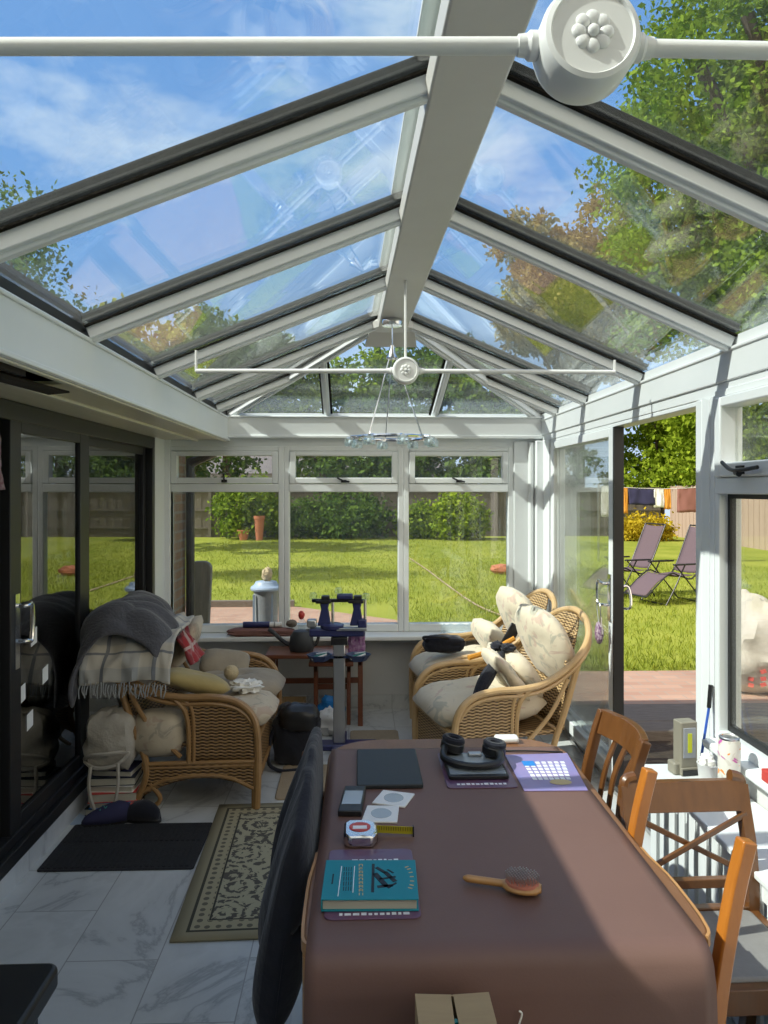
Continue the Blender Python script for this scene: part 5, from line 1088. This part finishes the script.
# black storage box, near left
t = thing('storage_box', 'black storage box with overhanging lid in the near left corner', 'box', (-1.04, 1.55, 0))
obj('body', bx(B(), -1.30, -.785, 1.20, 1.88, 0, .365), 'black', t, W=True, bevel=.01); obj('lid', prism(B(), rrect(-1.33, -.745, 1.15, 1.915, .03), .36, .415), 'black', t, W=True, bevel=.012, bseg=3)
t = thing('stool', 'plain wooden stool holding the cardboard box at the near end of the table', 'stool', (.16, 1.15, 0)); obj('seat', bx(B(), .0, .34, 1.0, 1.325, .42, .45), 'edgewood', t, W=True, bevel=.006)
for x in (.02, .28):
    for y in (1.02, 1.265): obj('leg', bx(B(), x, x+.035, y, y+.035, 0, .42), 'edgewood', t, W=True)
t = thing('flap_carton', 'small cardboard box with closed flaps at the bottom edge before the table', 'box', (.165, 1.2, .45))
bm = B(); bx(bm, .10, .103, 1.09, 1.31, .451, .715); bx(bm, .227, .23, 1.09, 1.31, .451, .715); bx(bm, .103, .227, 1.307, 1.31, .451, .715); bx(bm, .103, .227, 1.09, 1.093, .451, .715); bx(bm, .103, .227, 1.093, 1.307, .451, .455); obj('carton', bm, 'card', t, W=True, smooth=False)
obj('flap', quadslab(B(), [(.10, 1.09, .717), (.155, 1.09, .714), (.163, 1.31, .714), (.10, 1.31, .717)], .003), 'card', t, W=True, smooth=False); obj('flap', quadslab(B(), [(.168, 1.09, .714), (.23, 1.09, .717), (.23, 1.31, .717), (.167, 1.31, .714)], .003), 'card', t, W=True, smooth=False)
single('blue_pen', 'blue pen cap showing between the flaps of the cardboard box', 'pen', tube(B(), [(.164, 1.25, .46), (.164, 1.25, .712)], .005, 10), 'green_teal')
# hanging cloth and notes on the dark door, curtain added inside the house to stand in for a reflection
single('checked_cloth', 'dark red checked cloth hanging at the left edge of the dark door', 'cloth', drape(B(), [(-1.375, 1.82), (-1.38, 1.75), (-1.385, 1.68), (-1.385, 1.60)], 2.70, 2.955, amp=.012, fs=20, nu=16, nv=16, seed=6, edge=.02, taper=lambda u: (2.72+.06*u, 2.92+.05*u)), 'check', solid=.008)
for y, z, lab in ((3.35, .955, 'top white paper label stuck on the dark door glass'), (3.235, .735, 'white paper label at the left edge of the dark door glass'), (3.31, .60, 'lowest white paper label on the dark door glass'), (3.47, .76, 'white paper label right of the others on the dark door glass')):
    single('paper_label', lab, 'label', quadslab(B(), [(-1.4235, y-.03, z-.04), (-1.4235, y+.03, z-.03), (-1.4235, y+.03, z+.04), (-1.4235, y-.03, z+.03)], .0015), 'paper', 'paper labels on the door glass', smooth=False)
single('reflection_curtain', 'pale net curtain added behind the dark door, standing in for a reflection', 'curtain', grid(B(), lambda u, v: Vector((-1.60+.018*math.sin(u*30), 2.9+.62*u, .75+1.1*v)), 40, 6), 'net', solid=.004)
# ---- things on the table
Z = TZ+.0055
def slab(bm, pts, z, th): return prism(bm, pts, z, z+th)
def rq(x0, x1, y0, y1, r_=.012): return rrect(x0, x1, y0, y1, r_, 4)
t = single('closed_laptop', 'closed black laptop at the far left of the table', 'laptop', slab(B(), rq(-.003, .186, 2.12, 2.415, .008), Z, .013), 'slate', bevel=.003)
obj('hinge', tube(B(), [(.02, 2.416, Z+.006), (.165, 2.416, Z+.006)], .005, 8), 'black', t, W=True)
def placemat(x0, x1, y0, y1, lab, m='mat_purple', rows=()):
    t = single('placemat', lab, 'placemat', slab(B(), rq(x0, x1, y0, y1, .016), Z, .003), m, 'purple placemats', bevel=.001)
    rr = random.Random(int(x0*1000))
    for (ya, h_) in rows:
        bm = B(); x = x0+.03
        while x < x1-.03: w_ = rr.uniform(.006, .013); bx(bm, x, x+w_, ya, ya+h_*rr.uniform(.8, 1.1), Z+.003, Z+.0036); x += w_+.004
        obj('lettering', bm, 'whiteprint', t, W=True, smooth=False)
    return t
placemat(.254, .457, 2.115, 2.402, 'purple placemat under the grey tablet and headphones', rows=((2.135, .012),))
p_ = placemat(-.067, .126, 1.476, 1.762, 'purple placemat under the teal book', rows=((1.488, .008), (1.70, .012)))
t = single('lilac_sheet', 'lilac sheet printed with a blue and white calendar grid', 'sheet', slab(B(), [(.467, 2.09), (.647, 2.087), (.672, 2.385), (.468, 2.375)], Z, .003), 'mat_blue', bevel=.001)
bm = B(); bmb = B()
for i in range(6):
    for j in range(7):
        x = .510+.0165*j+.0006*(i*j); y = 2.165+.0255*i
        bx(bm, x, x+.0125, y, y+.017, Z+.003, Z+.0036)
bx(bmb, .508, .545, 2.275, 2.315, Z+.0037, Z+.0042)
obj('grid_print', bm, 'whiteprint', t, W=True, smooth=False); obj('blue_block', bmb, 'blueprint', t, W=True, smooth=False); obj('badge', prism(B(), [(.585+.032*math.cos(q), 2.145+.02*math.sin(q)) for q in [2*PI*k/20 for k in range(20)]], Z+.0038, Z+.0044), 'gold', t, W=True)
t = single('tablet', 'grey-screened tablet lying under the headphones', 'tablet', slab(B(), rq(.264, .441, 2.168, 2.365, .01), Z+.0045, .011), 'black', bevel=.002)
obj('screen', slab(B(), rq(.270, .435, 2.182, 2.357, .006), Z+.0155, .0008), 'screen', t, W=True)
t = thing('headphones', 'black over-ear headphones resting on the tablet', 'headphones', (.36, 2.30, Z+.017)); zz = Z+.017
obj('headband', tube(B(), spline([(.272, 2.34, zz+.024), (.262, 2.27, zz+.016), (.30, 2.225, zz+.012), (.36, 2.205, zz+.012), (.42, 2.23, zz+.014), (.435, 2.28, zz+.022), (.42, 2.33, zz+.026)], 6), .0115, 10), 'black', t, W=True)
for x, y, tl, zc in ((.300, 2.36, 12, .030), (.425, 2.325, 8, .027)):
    mt = Matrix.Translation((x, y, zz+zc)) @ Matrix.Rotation(R(tl), 4, 'Y'); ec = obj('ear_cup', lathe(B(), [(0, -.026), (.030, -.026), (.037, -.018), (.037, .002), (.034, .006), (0, .006)], n=24, mtx=mt), 'black', t, W=True)
    bm = B(); tube(bm, [mt @ Vector((.026*math.cos(2*PI*k/24), .026*math.sin(2*PI*k/24), .012)) for k in range(24)], .011, 8, True); obj('ear_pad', bm, 'blackcloth', ec, W=True)
single('usb_stick', 'small silver gadget between the headphone cups', 'gadget', bx(B(), .345, .385, 2.32, 2.345, Z+.0168, Z+.026), 'steel', bevel=.002)
single('white_gadget', 'small white rounded gadget on the bare wood at the far table edge', 'gadget', bx(B(), .462, .542, 2.495, 2.54, TZ+.0005, TZ+.022), 'cup', bevel=.009, bseg=4)
single('headphone_cord', 'thin dark cord running along the back of the lilac sheet', 'cord', tube(B(), spline([(.46, 2.41, Z+.003), (.53, 2.40, Z+.006), (.60, 2.392, Z+.006), (.66, 2.40, Z+.0)], 6), .003, 6), 'black')
t = single('card_wallet', 'black card wallet with a grey window beside the coasters', 'wallet', slab(B(), [(-.052, 1.945), (.010, 1.942), (.023, 2.108), (-.036, 2.112)], Z, .016), 'black', bevel=.003); obj('window_panel', slab(B(), [(-.043, 1.985), (.007, 1.983), (.015, 2.07), (-.034, 2.073)], Z+.016, .001), 'screen', t, W=True)
for pts, c_, lab in (([(.071, 2.106), (.158, 2.076), (.125, 1.991), (.038, 2.02)], (.098, 2.049), 'white square coaster with a grey disc, the further of the two'), ([(.025, 2.003), (.110, 1.998), (.100, 1.900), (.008, 1.905)], (.061, 1.952), 'white square coaster with a grey disc, the nearer of the two')):
    t = single('coaster', lab, 'coaster', slab(B(), pts[::-1], Z+(.0 if c_[0] < .09 else .0), .005), 'cup', 'white coasters', bevel=.0015); obj('printed_disc', prism(B(), [(c_[0]+.027*math.cos(q), c_[1]+.03*math.sin(q)) for q in [2*PI*k/24 for k in range(24)]], Z+.005, Z+.0055), 'screen', t, W=True)
t = thing('tape_measure', 'chrome and red tape measure with a yellow blade pulled out', 'tape measure', (.01, 1.815, Z))
obj('case', prism(B(), [(-.034, 1.785), (-.02, 1.77), (.035, 1.77), (.048, 1.795), (.045, 1.845), (.025, 1.862), (-.022, 1.862), (-.034, 1.845)], Z, Z+.030), 'chrome', t, W=True, bevel=.006); obj('badge', prism(B(), [(.005+.026*math.cos(q), 1.818+.024*math.sin(q)) for q in [2*PI*k/20 for k in range(20)]], Z+.030, Z+.0315), 'red', t, W=True); obj('grip', bx(B(), -.012, .022, 1.805, 1.822, Z+.0315, Z+.032), 'whiteprint', t, W=True)
bl = obj('blade', quadslab(B(), [(.045, 1.842, Z+.005), (.135, 1.832, Z+.004), (.135, 1.832, Z+.022), (.045, 1.842, Z+.023)], .0012), 'yellowtape', t, W=True); bm = B()
for k in range(14): x = .052+k*.0058; y = 1.842-(x-.045)*.111-.001; bx(bm, x, x+.0012, y-.0008, y, Z+.012, Z+.021)
obj('scale_marks', bm, 'black', bl, W=True, smooth=False); obj('hook', bx(B(), .134, .137, 1.826, 1.836, Z+.0, Z+.025), 'black', t, W=True)
# teal book, spine to the left; rotated lettering and a ship emblem
t = thing('teal_book', 'teal hardback book with a black ship emblem on the purple placemat', 'book', (.026, 1.58, Z+.0035)); zb = Z+.0035
bm = B(); c4 = [(-.074, 1.502), (.122, 1.497), (.127, 1.656), (-.070, 1.662)]; prism(bm, c4, zb, zb+.003); prism(bm, c4, zb+.022, zb+.025); bm2 = B(); prism(bm, [(-.074, 1.502), (-.071, 1.502), (-.067, 1.662), (-.070, 1.662)], zb+.003, zb+.022); obj('cover', bm, 'teal', t, W=True, bevel=.001)
obj('pages', prism(B(), [(-.070, 1.507), (.118, 1.502), (.123, 1.651), (-.066, 1.657)], zb+.003, zb+.022), 'pages', t, W=True, smooth=False)
ct = zb+.025
def stroke(bm, x0, y0, x1, y1, w_=.002): beam(bm, (x0, y0, ct+.0003), (x1, y1, ct+.0003), w_, .0006)
bm = B(); rr = random.Random(9)
for k in range(9):                                             # title letters, illegible in the photo, one above another
    y = 1.635-.0145*k
    for a_, b_, c_, d_ in ((0, 0, 0, .009), (0, .009, .007, .009), (.007, .009, .007, 0), (0, .0045, .007, .0045)):
        if rr.random() < .8: stroke(bm, .003+a_, y+b_-.005, .003+c_, y+d_-.005, .0018)
for k in range(7):
    a_ = R(70-k*22); stroke(bm, .098+.012*math.cos(a_), 1.58+.045*math.sin(a_), .106+.012*math.cos(a_), 1.58+.05*math.sin(a_), .003)
obj('title_lettering', bm, 'gold', t, W=True, smooth=False)
bm = B(); stroke(bm, -.007, 1.632, -.010, 1.525, .0016); stroke(bm, -.035, 1.632, -.040, 1.512, .0016); obj('rule_lines', bm, 'whiteprint', t, W=True, smooth=False)
bm = B()
for k in range(4):
    for q in range(5): y = 1.628-q*.02; stroke(bm, -.014-.005*k, y, -.0145-.005*k, y-.015, .0016)
stroke(bm, -.052, 1.60, -.0535, 1.56, .003); obj('author_lines', bm, 'blacink', t, W=True, smooth=False)
bm = B(); stroke(bm, .034, 1.640, .030, 1.525, .006); stroke(bm, .036, 1.60, .060, 1.545, .012); stroke(bm, .040, 1.625, .060, 1.60, .008); stroke(bm, .040, 1.545, .072, 1.550, .009); stroke(bm, .058, 1.605, .078, 1.565, .010); stroke(bm, .045, 1.575, .080, 1.585, .006); stroke(bm, .064, 1.615, .076, 1.60, .004); stroke(bm, .062, 1.54, .080, 1.56, .005); obj('ship_emblem', bm, 'blacink', t, W=True, smooth=False)
single('cream_card', 'cream card sticking out behind the teal book', 'card', slab(B(), [(-.02, 1.665), (.040, 1.664), (.041, 1.688), (-.019, 1.689)], Z+.0038, .002), 'paper')
# hair brush
t = thing('hair_brush', 'oval wooden hair brush with metal pins on the brown cloth', 'brush', (.345, 1.565, Z), R(-18))
def fbh(u, v):
    a_ = 2*PI*v; x = -.125+.165*u
    wdt = .0085 if x < -.05 else None
    head = .032*math.sqrt(max(0, 1-((x-.0)/.042)**2)) if abs(x) < .042 else 0
    hd = .0085*(1-.0*u)*min(1, ((x+.127)/.012)**.5) if x < .0 else 0
    k = max(head, hd if x < -.025 else 0, .0004); th = .009+.003*(head > .02)
    return Vector((x, k*math.cos(a_), .014+th*math.sin(a_)*min(1, k/.008)*.85))
obj('handle', grid(B(), fbh, 60, 20), 'hair_wood', t, smooth=True)
obj('pad', lathe(B(), [(0, .028), (.018, .027), (.027, .024), (.029, .020), (0, .018)], n=24, mtx=Matrix.Scale(1.25, 4, (1, 0, 0))), 'pad', t)
bm = B()
for i in range(-5, 6):
    for j in range(-4, 5):
        x, y = i*.0063+(j % 2)*.003, j*.0058
        if (x/.033)**2+(y/.025)**2 < 1: tube(bm, [(x, y, .024), (x*1.08, y*1.08, .041)], .0008, 5); blob(bm, (x*1.08, y*1.08, .041), (.0016, .0016, .0016), amp=0, n=6, m_=4)
obj('bristles', bm, 'steel', t)
single('loose_thread', 'pale thread curled on the hanging front of the tablecloth', 'thread', tube(B(), spline([(.285, 1.345, .62), (.292, 1.344, .64), (.296, 1.344, .655), (.291, 1.344, .66)], 5), .0018, 5), 'paper')
